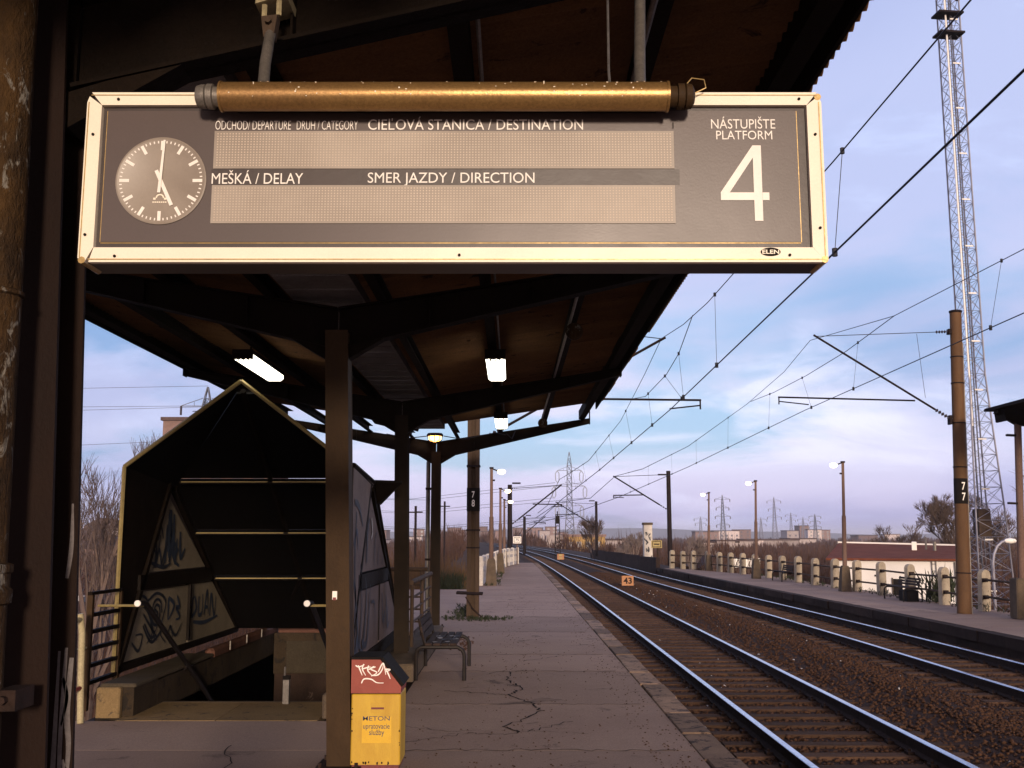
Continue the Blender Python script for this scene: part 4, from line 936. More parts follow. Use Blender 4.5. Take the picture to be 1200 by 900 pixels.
lf += [[(11.55+.11*math.cos(t*.8), .72+.12*math.sin(t*.8)) for t in range(9)], [(11.3,.95),(11.6,1.02),(11.9,.9),(11.75,.6),(11.95,.45)], [(12.1,.6),(12.3,.5),(12.5,.62)], [(10.9,.55),(11.1,.45),(11.2,.6),(11.0,.62)]]
strokes(yz(lf), .034, XL+.006-OX, 'spray', sh, plane='yz')
lf = [[(12.0,.95),(12.0,.7)], [(12.0,.95),(12.2,.85),(12.02,.7)], [(12.3,.95),(12.4,.82),(12.28,.82),(12.42,.7),(12.28,.68)], [(12.9,.9),(12.88,.68),(13.05,.75),(12.98,.9),(12.9,.86)], [(13.15,.9),(13.15,.68),(13.3,.7),(13.3,.92)], [(13.4,.65),(13.5,.95),(13.58,.65)], [(13.65,.62),(13.68,.9),(13.85,.6),(13.9,.85)], [(13.4,.75),(13.55,.74)], [(12.95,.6),(13.4,.56),(14.0,.6)]]
strokes(yz(lf), .05, XL+.006-OX, 'spray_b', sh, plane='yz')
# graffiti on the outer right side
xo = XR+.034-OX
lf = [[(10.75,1.9),(10.7,1.3),(10.95,.75),(11.1,.5),(11.25,.9),(11.1,1.35)], [(11.15,.5),(11.35,.42),(11.6,.9),(11.5,1.2)], [(11.3,.52),(11.7,.5),(11.9,1.1)], [(10.6,.9),(10.75,.5),(10.9,.42)], [(10.6,2.0),(10.9,1.95),(11.2,1.75)], [(10.62,1.2),(10.8,1.0),(10.7,.7)], [(11.55,1.35),(11.6,1.7),(11.75,1.85)]]
strokes(yz(lf), .075, xo, 'spray', sh, plane='yz')
lf = [[(10.6,.4),(10.7,.75),(10.8,.35)], [(10.85,.36),(10.95,.6),(11.0,.35)], [(13.0,.95),(13.1,.6),(13.3,.7),(13.2,.5)], [(13.4,.9),(13.5,.55)], [(13.6,.75),(13.55,.5),(13.8,.55)], [(10.6,1.55),(10.8,1.7),(10.9,1.5)]]
strokes(yz(lf), .06, xo, 'spray_b', sh, plane='yz')
strokes(yz([[(11.9,1.85),(12.0,1.7),(11.9,1.62)]]), .07, xo, 'spray_w', sh, plane='yz')
lf = [[(12.2,1.3),(12.25,1.6),(12.4,1.7)], [(12.5,1.3),(12.6,1.55)], [(12.0,.9),(12.3,.85),(12.35,.45)], [(12.9,1.3),(13.0,1.4)]]
strokes(yz(lf), .04, xo, 'spray', sh, plane='yz')

# railings on the left edge of the platform
t = thing('ladder_railing', 'short dark railing panel of six horizontal bars at the left front corner of the shelter', 'railing', (-3.95, 9.8, 0))
for y0 in (0, .72):
    MB().box(-.025, .025, y0-.025, y0+.025, .05, 1.10).build('post', 'steel_mid', t)
for k in range(6):
    z = 1.105-.005 if k == 0 else 1.07-k*.155
    MB().box(-.022, .022, (-.03 if k == 0 else .026), (.75 if k == 0 else .694), z-.0 if k == 0 else z-.018, z+.03 if k == 0 else z+.018).build('bar', 'steel_dark', t)
t = thing('side_railing', 'weathered pipe railing with leaning cream post along the left platform edge', 'railing', (-3.9, 3.0, 0))
MB().path([(.06,6.45,0),(.02,6.5,.42),(.0,6.52,.78),(-.02,6.5,.95)], .03, 10).build('post', 'cream_pole', t, True)
for yy in (.2, 3.3): MB().tube((0,yy,0),(0,yy,.95),.028,10).build('post', 'cream_pole', t, True)
MB().path([(0,-1,.95),(0,3,.94),(-.01,6.52,.90)], .022, 8).build('top_rail', 'cream_pole', t, True)
MB().path([(.02,-1,.35),(.02,3,.34),(.03,6.48,.30)], .022, 8).build('lower_rail', 'redpaint', t, True)
MB().path([(-.06,6.5,.62),(-.06,6.8,.62)], .012, 6).build('tie', 'cream_pole', t)

# railing on the kerb behind the shelter
t = thing('stair_railing', 'grey-brown pipe railing with horizontal bars on the kerb behind the bench and last column', 'railing', (-1.33, 13.9, .2))
for yy in (0, 1.55, 3.1): MB().tube((0,yy,0),(0,yy,.80),.025,8).build('post', 'mast_grey', t, True)
MB().tube((0,-.12,.84),(0,3.15,.84),.034,10).build('top_rail', 'mast_grey', t, True)
for k in range(4): MB().tube((0,0,.14+k*.165),(0,3.1,.14+k*.165),.016,6).build('bar', 'mast_grey', t, True)
t = thing('stair_railing', 'pipe railing crossing behind the stairwell, seen between the middle and last columns', 'railing', (-3.9, 17.3, 0))
for xx in (0, 1.2, 2.4): MB().tube((xx,0,0),(xx,0,1.08),.025,8).build('post', 'mast_grey', t, True)
MB().tube((-.1,0,1.1),(2.5,0,1.1),.034,10).build('top_rail', 'mast_grey', t, True)
for k in range(4): MB().tube((0,0,.25+k*.2),(2.4,0,.25+k*.2),.016,6).build('bar', 'mast_grey', t, True)

# ------------------------------------------------------------ catenary masts
def text_face(body, x0, x1, z0, z1, y, m_, parent): return text(body, x0, x1, z0, z1, y, m_, parent, bold=.01)
m78 = thing('catenary_mast', 'weathered overhead line mast numbered 78 on our platform just past the canopy', 'mast', (-.79, 21.1, 0))
mb = MB(); Hh = 7.8
mb.box(-.125,-.045,-.11,.11,0,Hh); mb.box(.045,.125,-.11,.11,0,Hh); mb.box(-.045,.045,-.05,.05,0,Hh); mb.build('mast_body', 'mast_grey', m78)
for z in (1.4,): MB().box(-.135,.135,-.115,.115,z,z+.03).build('strap', 'mast_dark', m78)
for z in (1.75, 3.05): MB().box(-.14,.14,-.12,.12,z,z+.035).build('strap', 'mast_dark', m78)
mb = MB(); mb.box(-.132,.132,-.1225,-.1155,2.15,2.62); mb.box(.126,.132,-.1155,.08,2.15,2.62); mb.box(-.132,-.126,-.1155,.08,2.15,2.62); mb.build('number_band', 'black', m78)
text_face('7', -.03, .03, 2.42, 2.55, -.124, 'white', m78); text_face('8', -.03, .03, 2.24, 2.38, -.124, 'white', m78)
MB().path([(-.33,-.16,.52),(.20,-.16,.50)], .028, 8).build('clamp_bar', 'mast_dark', m78, True); MB().path([(-.33,.14,.52),(.20,.14,.50)], .022, 8).build('clamp_bar', 'mast_dark', m78, True)
MB().path([(-.14,-.17,.44),(.0,-.18,.22),(.20,-.2,.03)], .015, 6).build('earth_strap', 'rail_rust', m78)
def insul_string(mb, p, q, r=.05, n=7):
    p = Vector(p); q = Vector(q)
    for i in range(n):
        a = p.lerp(q, (i+.1)/n); b_ = p.lerp(q, (i+.5)/n); c_ = p.lerp(q, (i+.9)/n)
        mb.tube(a, b_, r*.35, 8, r); mb.tube(b_, c_, r, 8, r*.35)
def cantilever(root, side, xt, zt, zb, xr0, zr, xr1, mtl, ztop, xs, zs, rt=.028, det=True, m_ins='insul'):
    """side -1: arm reaches left; xs.. relative to mast axis"""
    mx = side*.12
    mb = MB(); k = .13; a = Vector((mx*1.2, -.0, zb)); b_ = Vector((xt, 0, zt)); s1 = a.lerp(b_, k)
    mb.tube(s1, b_+(b_-a).normalized()*.1, rt, 8 if det else 5); mb.build('diagonal_arm', mtl, root, True)
    mb = MB(); insul_string(mb, a, s1, .055, 6 if det else 3); mb.build('insulator', m_ins, root, True)
    mb = MB(); mb.tube((xr0, 0, zr), (xr1, 0, zr-.03), rt*.8, 8 if det else 5); mb.tube((xr1+side*-.02,0,zr-.03),(xr1+side*-.02,0,zr-.22),rt*.6,6)
    mb.tube((xr1+side*-.02,0,zr-.14),(xs,0,zs+.02),rt*.55,6); mb.build('registration_arm', mtl, root, True)
    mb = MB(); c_ = Vector((mx,0,ztop)); e = Vector((xt,0,zt+.02)); i1 = c_.lerp(e, .12); mb.tube(i1, e, rt*.35 if det else rt*.4, 5); mb.build('stay_wire', 'wire', root)
    mb = MB(); insul_string(mb, c_, i1, .045, 6 if det else 3); mb.build('insulator', m_ins, root, True)
cantilever(m78, 1, 3.92, 5.72, 3.6, 2.2, 4.47, 4.72, 'mast_dark', 6.2, 4.06, 4.24)
m77 = thing('catenary_mast', 'tall brown tubular overhead line mast numbered 77 on the far platform at right', 'mast', (11.50, 26.6, -.3))
m77.rotation_euler[1] = .034
MB().tube((0,0,0),(0,0,7.85),.178,20,.146).build('mast_body', 'brownsteel', m77, True)
MB().lathe([(.148,7.80),(.165,7.82),(.165,7.86),(.12,7.875)], 20).build('mast_cap', 'mast_dark', m77, True)
for z, r in ((4.85,.159), (5.9,.155), (6.6,.152), (1.0,.175), (3.7,.164)): MB().lathe([(r,z),(r+.012,z),(r+.012,z+.03),(r,z+.03)], 20).build('strap', 'mast_dark', m77, True)
MB().tube((0,0,2.77),(0,0,3.42),.1705,20,.168).build('number_band', 'black', m77, True)
text_face('7', -.045, .045, 3.12, 3.32, -.1745, 'white', m77); text_face('7', -.045, .045, 2.85, 3.05, -.1755, 'white', m77)
MB().box(-.26,-.20,-.08,.08,4.82,5.06).build('arm_bracket', 'mast_dark', m77); MB().box(-.22,-.15,-.08,.08,7.22,7.36).build('arm_bracket', 'mast_dark', m77)
MB().path([(.165,.0,7.0),(.18,.0,4),(.195,0,0)], .018, 6).build('earth_wire', 'galv', m77)
cantilever(m77, -1, -3.68, 7.03, 4.93, -1.13, 5.42, -4.71, 'mast_dark', 7.30, -3.91, 5.20)
MB().path([(-1.05,-.02,7.2),(-.95,-.02,6.3),(-.86,-.02,5.5)], .006, 4).build('earth_wire', 'wire', m77)
def far_mast(x, y, h, side, label, zt, zb, reach, zr, r=.15, base=-.3, mtl='mast_dark'):
    t = thing('catenary_mast', label, 'mast', (x, y, base))
    MB().tube((0,0,0),(0,0,h-base),r,10,r*.85).build('mast_body', mtl, t, True)
    cantilever(t, side, side*reach, zt-base, zb-base, side*reach*.45, zr-base, side*(reach+.1), 'mast_dark', h-.25-base, side*(reach-.6), zr-.2-base, .05, False)
    MB().box(min(side*.15, side*.7), max(side*.15, side*.7), -.05, .05, zt-base+.10, zt-base+.2).build('top_bracket', 'mast_dark', t)
    return t
far_mast(10.45, 68.6, 5.95, -1, 'dark overhead line mast standing beside the white fence end on the right', 5.55, 3.4, 3.6, 4.35, .17)
far_mast(8.25, 101, 5.0, -1, 'dark overhead line mast farther along, right of the big pylon', 4.9, 2.6, 3.9, 3.75, .15)
far_mast(-.14, 67.0, 4.95, 1, 'overhead line mast at the end of our platform behind the row of lamps', 4.9, 2.4, 3.3, 3.7, .17)
far_mast(1.35, 112, 3.75, 1, 'small distant overhead line mast left of the curving tracks', 3.7, 2.0, 2.2, 3.1, .17)
t = thing('signal_mast', 'dark lattice signal mast beyond the orange number plate where the tracks curve', 'mast', (4.75, 108, -.6))
mb = MB()
for s_ in (-1, 1): mb.tube((s_*.28,0,0),(s_*.20,0,4.0),.06,4)
for k in range(9): mb.tube((-.27,0,.2+k*.42),(.27,0,.5+k*.42),.03,4); mb.tube((.27,0,.2+k*.42),(-.27,0,.5+k*.42),.03,4)
mb.build('lattice', 'mast_dark', t); MB().box(-.22,.22,-.1,.1,3.5,4.3).build('signal_head', 'black', t); MB().tube((0,0,4.3),(0,0,4.8),.06,5).build('finial', 'mast_dark', t)

# overhead wires
def wire_thing(label, runs, r, droppers, mtl='wire'):
    t = thing('overhead_wire', label, 'wire', (0,0,0))
    for nm, pts, rr in runs:
        mb = MB(); mb.path(pts, rr, 5); mb.build(nm, mtl, t)
    for a, b_ in droppers:
        MB().tube(a, b_, r*.35, 4).build('dropper', mtl, t); MB().tube(Vector(b_)-Vector((0,.0,.04)), Vector(b_)+Vector((0,0,.04)), r*2.2, 6).build('clamp', mtl, t); MB().tube(Vector(a)-Vector((0,0,.03)), Vector(a)+Vector((0,0,.03)), r*1.8, 6).build('clamp', mtl, t)
    return t
def lerp_pts(P, y):
    for a, b_ in zip(P, P[1:]):
        if a[1] <= y <= b_[1]:
            t_ = (y-a[1])/(b_[1]-a[1]); return tuple(a[k]+(b_[k]-a[k])*t_ for k in range(3))
def wfar(r0, Yn): return r0*max(1, Yn/30)
C1 = [(2.70,-29,4.95), (3.11,6.6,4.43), (3.15,9.6,4.39), (3.28,21.1,4.24), (3.42,40,4.20), (3.30,67,4.05), (2.9,112,3.3), (-.5,190,3.0)]
M1 = [(3.4,-29,5.9), (3.40,0,5.60), (3.27,10,5.42), (3.22,16.5,5.45), (3.17,18.6,5.52), (3.13,21.1,5.74), (3.15,24,5.45), (3.2,30,5.0), (3.3,44,4.85), (3.1,60,5.1), (3.1,67,5.30), (3.0,88,4.2), (2.8,112,4.1)]
S1 = [(3.17,17.6,5.48), (3.19,19.3,5.10), (3.22,21.1,4.98), (3.22,24.5,4.98), (3.2,26.5,5.2)]
d1 = [(lerp_pts(M1, y), lerp_pts(C1, y)) for y in (-6, 2, 9.7, 15.9, 28.5, 34, 40, 47, 54, 61)]
d1 += [(lerp_pts(S1, 19.3), lerp_pts(C1, 19.3)), (lerp_pts(S1, 21.3), lerp_pts(C1, 19.5)), (lerp_pts(S1, 24), lerp_pts(C1, 24))]
wire_thing('overhead contact line with droppers above the nearer track, passing behind the departure board', [('contact_wire', C1, [.010]*4+[.015,.022,.034,.05]), ('messenger_wire', M1, [.0075]*8+[.013,.018,.018,.025,.03]), ('stitch_wire', S1, .008)], .012, d1)
C2 = [(7.55,-25,5.0), (7.62,15.5,4.93), (7.66,26.6,4.90), (7.75,45,4.65), (7.1,68.6,4.2), (5.6,101,3.7), (2.5,150,3.2)]
M2 = [(7.7,-25,6.5), (7.8,0,5.9), (7.88,14.5,6.0), (7.85,20.6,6.12), (7.88,26.6,6.76), (7.8,29,6.3), (7.75,33.5,5.95), (7.75,45,5.55), (7.4,58,5.4), (6.9,68.6,5.6), (6.4,84,4.7), (4.6,101,4.9), (3,130,3.9)]
S2 = [(7.85,20.6,6.12), (7.78,23.5,5.90), (7.74,26.6,5.82), (7.75,30,5.85), (7.76,33.0,5.97)]
d2 = [(lerp_pts(M2, y), lerp_pts(C2, y)) for y in (2, 9, 16, 36.5, 43, 49, 56, 63)]
d2 += [(lerp_pts(S2, 22.7), lerp_pts(C2, 22.7)), (lerp_pts(S2, 27), lerp_pts(C2, 26)), (lerp_pts(S2, 30.5), lerp_pts(C2, 30.5))]
wire_thing('overhead contact line with droppers above the farther track, hung from the brown mast', [('contact_wire', C2, [.0095]*3+[.014,.020,.03,.045]), ('messenger_wire', M2, [.008]*7+[.013,.018,.02,.025,.03,.04]), ('stitch_wire', S2, .009)], .011, d2)

# ------------------------------------------------------------ platform lamps
def lamp(x, y, z0, h, label, grp, side, r=.065):
    t = thing('platform_lamp', label, 'street lamp', (x, y, z0), 0, grp); t.rotation_euler[1] = .028 if x > 5 else 0.
    mb = MB(); b = .19
    v = [(-b,-b,0),(b,-b,0),(b,b,0),(-b,b,0),(-b*.72,-b*.72,.82),(b*.72,-b*.72,.82),(b*.72,b*.72,.82),(-b*.72,b*.72,.82),(-b*.5,-b*.5,.90),(b*.5,-b*.5,.90),(b*.5,b*.5,.90),(-b*.5,b*.5,.90)]
    mb.add(v, [(3,2,1,0)]+[(q*4+i, q*4+(i+1)%4, q*4+4+(i+1)%4, q*4+4+i) for q in (0,1) for i in range(4)]+[(8,9,10,11)]); mb.build('lamp_base', 'concrete_grey', t)
    MB().tube((0,0,.88),(0,0,h*.58),r*1.25,10,r*1.15).build('lower_pole', 'lamp_pole', t, True)
    MB().tube((0,0,h*.58),(0,0,h),r*.85,10,r*.75).build('upper_pole', 'lamp_pole', t, True)
    mb = MB(); mb.tube((0,0,h-.42),(side*.12,0,h-.42),.03,6); mb.box(-.07,.07,-.05,.05,h-.03,h+.03); mb.tube((0,0,h-.02),(side*.22,0,h-.10),.022,6); mb.build('bracket', 'mast_dark', t)
    MB().lathe([(.05,-.10),(.12,-.06),(.145,.0),(.12,.05),(.05,.07)], 12, 'z', (side*.34,0,h-.12)).build('lamp_globe', 'lamp_lit', t, True)
    return t
lamp(11.85, 37.1, -.3, 4.60, 'lit platform lamp on a concrete foot, in front of the white building', 'lamps on the far platform', -1)
lamp(11.28, 48.1, -.3, 4.50, 'lit platform lamp on the far platform beside the distant bench, middle of three', 'lamps on the far platform', -1)
lamp(11.22, 59.3, -.3, 4.42, 'lit platform lamp farthest along the opposite platform', 'lamps on the far platform', -1)
lamp(-.70, 35.1, 0, 3.95, 'lit platform lamp nearest on our platform by the start of the white slab fence', 'lamps on our platform', 1)
lamp(-.52, 46.2, 0, 3.76, 'lit platform lamp on our platform, second past the mast', 'lamps on our platform', 1)
lamp(-.42, 56.4, 0, 3.62, 'lit platform lamp on our platform, smallest of the three', 'lamps on our platform', 1)

# ------------------------------------------------------------ white slab fence on the left
t = thing('slab_fence', 'white precast concrete fence with oval holes along the far left side of the platform', 'fence', (0,0,-.02))
fpts = [(-1.06,35.0),(-.98,37.3),(-.90,39.6),(-.83,41.9),(-.76,44.2),(-.70,46.5),(-.64,48.8),(-.58,51.1),(-.50,53.4),(-.40,55.7),(-.22,58.0),(.02,60.1),(.32,61.8)]
def holed_panel(L, H):
    # frame around upright openings: posts + rails, all one cast panel
    mb = MB(); n = 5; pw = .16; th = .05; gap = (L-pw*(n+1))/n
    mb.box(0, L, -th, th, 0, .18); mb.box(0, L, -th, th, H-.13, H)
    for k in range(n+1):
        x = k*(pw+gap); mb.box(x+.0005*k, x+pw, -th+.002, th-.002, .18, H-.13)
    for k in range(n):
        x = k*(pw+gap)+pw; mb.box(x, x+gap, -th+.004, th-.004, .46, .60)
    return mb.mesh('fence_panel', 'white_panel')
for (a, b_) in zip(fpts, fpts[1:]):
    L = math.hypot(b_[0]-a[0], b_[1]-a[1]); link('fence_panel', holed_panel(L-.06, .92), t, (a[0], a[1], .03), (0,0,math.atan2(b_[1]-a[1], b_[0]-a[0])))
for a in fpts: MB().bbox(a[0]-.09, a[0]+.09, a[1]-.09, a[1]+.03, 0, 1.0, .03).build('fence_post', 'white_panel', t)

# post and rail fence on the right
t = thing('post_and_rail_fence', 'fence of round-topped cream concrete posts with two pipe rails behind the far platform', 'fence', (0,0,-.32))
fp = [(12.8,12.9),(12.75,15.3),(12.7,17.8),(12.65,20.2),(12.6,22.6),(12.52,25.0)]+[(12.42,27.5),(12.40,29.95),(12.35,32.3),(12.30,34.7),(12.28,37.1),(12.24,39.5),(12.18,41.9),(12.14,44.2),(12.12,46.6),(12.08,49.0),(12.0,51.4),(11.88,53.6),(11.72,55.8),(11.55,57.9),(11.30,60.0),(10.75,61.6),(10.28,62.5),(9.72,63.2)]
def rpost(h=1.10):
    mb = MB(); wv = .145; pr = [(-wv,0),(wv,0),(wv,h-.14)]+[(wv*math.cos(a), h-.14+.14*math.sin(a)) for a in (math.pi*i/8 for i in range(1,8))]+[(-wv,h-.14)]
    return mb.prism(pr, 'y', -.075, .075).mesh('fence_post', 'concrete')
pm_ = rpost()
random.seed(5)
for i, (x, y) in enumerate(fp):
    link('fence_post', pm_, t, (x, y, random.uniform(-.02,.02)), (random.uniform(-.02,.02), .03+random.uniform(-.025,.025), .35))
for z in (.38, .82):
    for a, b_ in zip(fp, fp[1:]):
        MB().tube((a[0]-.02, a[1]-.12, z+random.uniform(-.02,.02)), (b_[0]-.02, b_[1]-.12, z+random.uniform(-.02,.02)), .030, 8).build('fence_rail', 'mast_grey', t, True)
    for a in fp: MB().box(a[0]-.07, a[0]+.07, a[1]-.16, a[1]-.085, z-.05, z+.05).build('rail_socket', 'rail_rust', t)

# low brown wall continuing beyond the far platform
t = thing('parapet_wall', 'low dark brown wall beside the track beyond the end of the far platform', 'wall', (0,0,-.8))
wp = [(8.95,64.6),(8.85,72),(8.70,82),(8.45,94),(8.15,108)]
for a, b_ in zip(wp, wp[1:]):
    MB().add([(a[0],a[1]+.03,0),(a[0]+.25,a[1]+.03,0),(b_[0]+.25,b_[1]-.03,0),(b_[0],b_[1]-.03,0),(a[0],a[1]+.03,1.12),(a[0]+.25,a[1]+.03,1.12),(b_[0]+.25,b_[1]-.03,1.05),(b_[0],b_[1]-.03,1.05)],
      [(0,3,2,1),(4,5,6,7),(0,1,5,4),(1,2,6,5),(2,3,7,6),(3,0,4,7)]).build('wall_section', 'kerb_dark', t)

# ------------------------------------------------------------ small signs by the tracks
t = thing('number_plate', 'orange square kilometre plate reading 43 between the two tracks', 'sign', (5.25, 47.3, -.62))
MB().tube((0,.03,-.15),(0,.03,.5),.03,6).build('stake', 'rail_rust', t); MB().bbox(-.27,.27,-.02,.02,.04,.48,.01).build('plate', 'orange', t)
text('43', -.19, .19, .12, .40, -.022, 'rail_rust', t, bold=.03)
t = thing('number_plate', 'small distant orange-white plate between the tracks at the foot of the signal mast', 'sign', (4.45, 95, -.6))
MB().tube((0,.05,-.2),(0,.05,.3),.05,5).build('stake', 'rail_rust', t); MB().bbox(-.32,.32,-.03,.03,.1,.62,.02).build('plate', 'orange', t)
MB().box(-.14,.14,-.038,-.032,.42,.60).build('plate_marking', 'yellow', t); MB().box(-.14,.14,-.038,-.032,.18,.32).build('plate_marking', 'yellow', t)
t = thing('platform_sign', 'small white sign with dark border on a thin post at the end of our platform', 'sign', (.30, 60.6, 0))
MB().tube((0,0,0),(0,0,1.3),.03,6).build('post', 'lamp_pole', t); MB().bbox(-.24,.24,-.06,-.02,1.22,1.62,.01).build('sign_plate', 'white', t)
mb = MB(); mb.box(-.19,.19,-.064,-.0605,1.27,1.30); mb.box(-.19,.19,-.064,-.0605,1.54,1.57); mb.box(-.19,-.16,-.064,-.0605,1.301,1.539); mb.box(.16,.19,-.064,-.0605,1.301,1.539); mb.build('sign_border', 'black', t)
text('75', -.10, .10, 1.34, 1.50, -.066, 'ink', t, bold=.03)
t = thing('yellow_sign', 'yellow framed sign on a post right of the white graffitied pillar', 'sign', (9.75, 69.5, -.6))
MB().tube((0,0,-.3),(0,0,2.0),.045,6).build('post', 'pipe_old', t); MB().bbox(-.42,.30,-.07,-.03,1.45,1.95,.01).build('sign_plate', 'yellow', t)
mb = MB(); mb.box(-.35,.23,-.075,-.0705,1.50,1.54); mb.box(-.35,.23,-.075,-.0705,1.86,1.90); mb.box(-.35,-.31,-.075,-.0705,1.541,1.859); mb.box(.19,.23,-.075,-.0705,1.541,1.859); mb.box(-.24,.12,-.075,-.0705,1.66,1.74); mb.build('sign_border', 'rail_rust', t)
t = thing('white_pillar', 'tall white concrete pillar covered in dark graffiti beyond the low brown wall', 'pillar', (9.95, 76, -.9))
MB().bbox(-.31,.31,-.35,.35,0,3.35,.02).build('pillar_body', 'white_panel', t); MB().bbox(-.36,.36,-.4,.4,3.352,3.52,.03).build('pillar_cap', 'concrete_grey', t)
random.seed(9); L_ = []
for k in range(16):
    x, z = random.uniform(-.24,.18), random.uniform(.7,2.6) if k > 3 else random.uniform(2.4,3.0)
    L_.append([(x,z),(x+random.uniform(-.1,.15),z+random.uniform(.05,.2)),(x+random.uniform(-.1,.15),z+random.uniform(-.15,.1)),(x+random.uniform(0,.1),z+.1)])
strokes([[(max(-.29,min(.29,p[0])),p[1]) for p in l] for l in L_], .06, -.352, 'spray', t)

# shelter roof corner of the far platform at the right edge
t = thing('far_canopy', 'dark canopy roof corner on a post at the right edge, over the far platform', 'canopy', (12.15, 24.9, -.3)); t.rotation_euler[1] = .045
MB().tube((0,0,0),(0,0,4.75),.085,12).build('column', 'lamp_pole', t, True); MB().bbox(-.22,.22,-.2,.2,.001,.95,.03).build('column_foot', 'concrete_grey', t)
mb = MB()
for z in (2.7, 4.35): MB().box(-.28,-.05,-.05,.05,z,z+.05).build('bracket', 'mast_dark', t)
mb = MB(); mb.prism([(-.55,4.90),(-.40,4.84),(.0,4.62),(.6,4.62),(1.9,4.95),(1.9,5.12),(.3,5.12),(-.5,5.00)], 'y', -.1, .1); mb.build('beam', 'steel_dark', t)
mb = MB(); mb.prism([(-.62,4.985),(1.95,5.10),(1.95,5.22),(-.60,5.06)], 'y', -7.5, .45); mb.build('roof', 'steel_dark', t)
mb = MB(); mb.prism([(-.42,4.70),(-.36,4.70),(-.34,4.98),(-.46,4.98)], 'y', -.3, .25); mb.build('gutter_outlet', 'steel_dark', t)

# ------------------------------------------------------------ buildings
t = thing('low_building', 'low white building with red-brown roof behind the far platform fence', 'building', (15.4, 50, -6.0), -.37)
W_, D_ = 5.50, 9
MB().box(0, W_, 0, D_, 0, 6.50).build('walls', 'wall_white', t)
mb = MB(); mb.add([(-.25,-.25,6.50),(W_+.3,-.25,6.50),(W_+.3,D_+.2,7.02),(-.25,D_+.2,7.16),(-.25,-.25,6.60),(W_+.3,-.25,6.60),(W_+.3,D_+.2,7.12),(-.25,D_+.2,7.26)], [(0,3,2,1),(4,5,6,7),(0,1,5,4),(1,2,6,5),(2,3,7,6),(3,0,4,7)]); rf = mb.build('roof', 'roof_red', t)
MB().add([(-.3,D_+.205,7.12),(W_+.35,D_+.205,6.98),(W_+.35,D_+.3,6.98),(-.3,D_+.3,7.12),(-.3,D_+.205,7.34),(W_+.35,D_+.205,7.20),(W_+.35,D_+.3,7.20),(-.3,D_+.3,7.34)], [(0,3,2,1),(4,5,6,7),(0,1,5,4),(1,2,6,5),(2,3,7,6),(3,0,4,7)]).build('parapet', 'wall_white', t)
MB().bbox(3.6,3.85,5.5,6.2,6.9,7.35,.02).build('roof_hatch', 'white', t); MB().tube((4.3,6,6.9),(4.3,6,7.6),.05,6).build('vent_pipe', 'galv', t); MB().tube((4.7,5,6.9),(4.7,5,7.35),.08,8).build('vent_pipe', 'galv', t)
wn = MB().box(2.72,3.12,-.05,-.005,4.85,5.65).build('window', 'black', t); MB().box(2.66,2.715,-.07,-.004,4.8,5.7).build('window_frame', 'concrete_grey', wn); MB().box(2.66,3.17,-.08,-.004,4.74,4.795).build('sill', 'concrete_grey', wn)
mb = MB()
for s_ in (0, .18): mb.tube((4.45+s_,-.08,2.0),(4.45+s_,-.08,6.6),.02,6)
for k in range(14): mb.tube((4.45,-.08,2.2+k*.32),(4.63,-.08,2.2+k*.32),.014,5)
mb.build('wall_ladder', 'galv', t)
MB().tube((5.45,-.06,0),(5.45,-.06,6.45),.05,8).build('downpipe', 'galv', t); MB().box(1.9,1.98,-.03,-.004,5.75,5.83).build('wall_vent', 'black', t)
t = thing('grey_shed', 'small grey shed with flat roof just right of the white building', 'shed', (21.8, 56, -6.0))
MB().box(0,1.9,0,5,0,6.3).build('walls', 'concrete_grey', t); MB().box(-.1,2.0,-.1,5.1,6.302,6.5).build('roof', 'far_roof', t); MB().box(.3,.7,-.03,-.004,5.2,6.1).build('window', 'far_win', t); MB().box(1.1,1.5,-.03,-.004,5.2,6.1).build('window', 'far_win', t)
t = thing('orange_hut', 'small red-brown roofed building with white board, behind the fence by the middle lamp', 'building', (14.6, 80, -6.0))
MB().box(0,4.2,0,6,0,5.2).build('walls', 'far_warm', t); MB().prism([(-.3,5.2),(4.5,5.2),(2.6,6.1),(1.0,6.1)], 'y', -.3, 6.3).build('roof', 'far_roof', t)
MB().box(2.4,4.4,-.42,-.31,5.25,5.95).build('white_board', 'white', t)
t = thing('tower_block', 'beige apartment block top peeking out behind the left roof slope of the shelter', 'building', (-50, 146, -6))
MB().box(0,16,0,10,0,24).build('walls', 'far_warm', t); MB().box(-.3,16.3,-.3,10.3,24.01,24.5).build('roof', 'far_roof', t)
for r_ in range(7):
    for k in range(5): MB().box(1.2+k*3,2.7+k*3,-.06,-.004,2.4+r_*3,3.9+r_*3).build('window', 'far_win', t)
MB().tube((5,3,24.5),(5,3,26.2),.08,5).build('antenna', 'mast_dark', t); MB().tube((3.2,3,25.7),(7.4,3,25.9),.06,5).build('antenna', 'mast_dark', t)

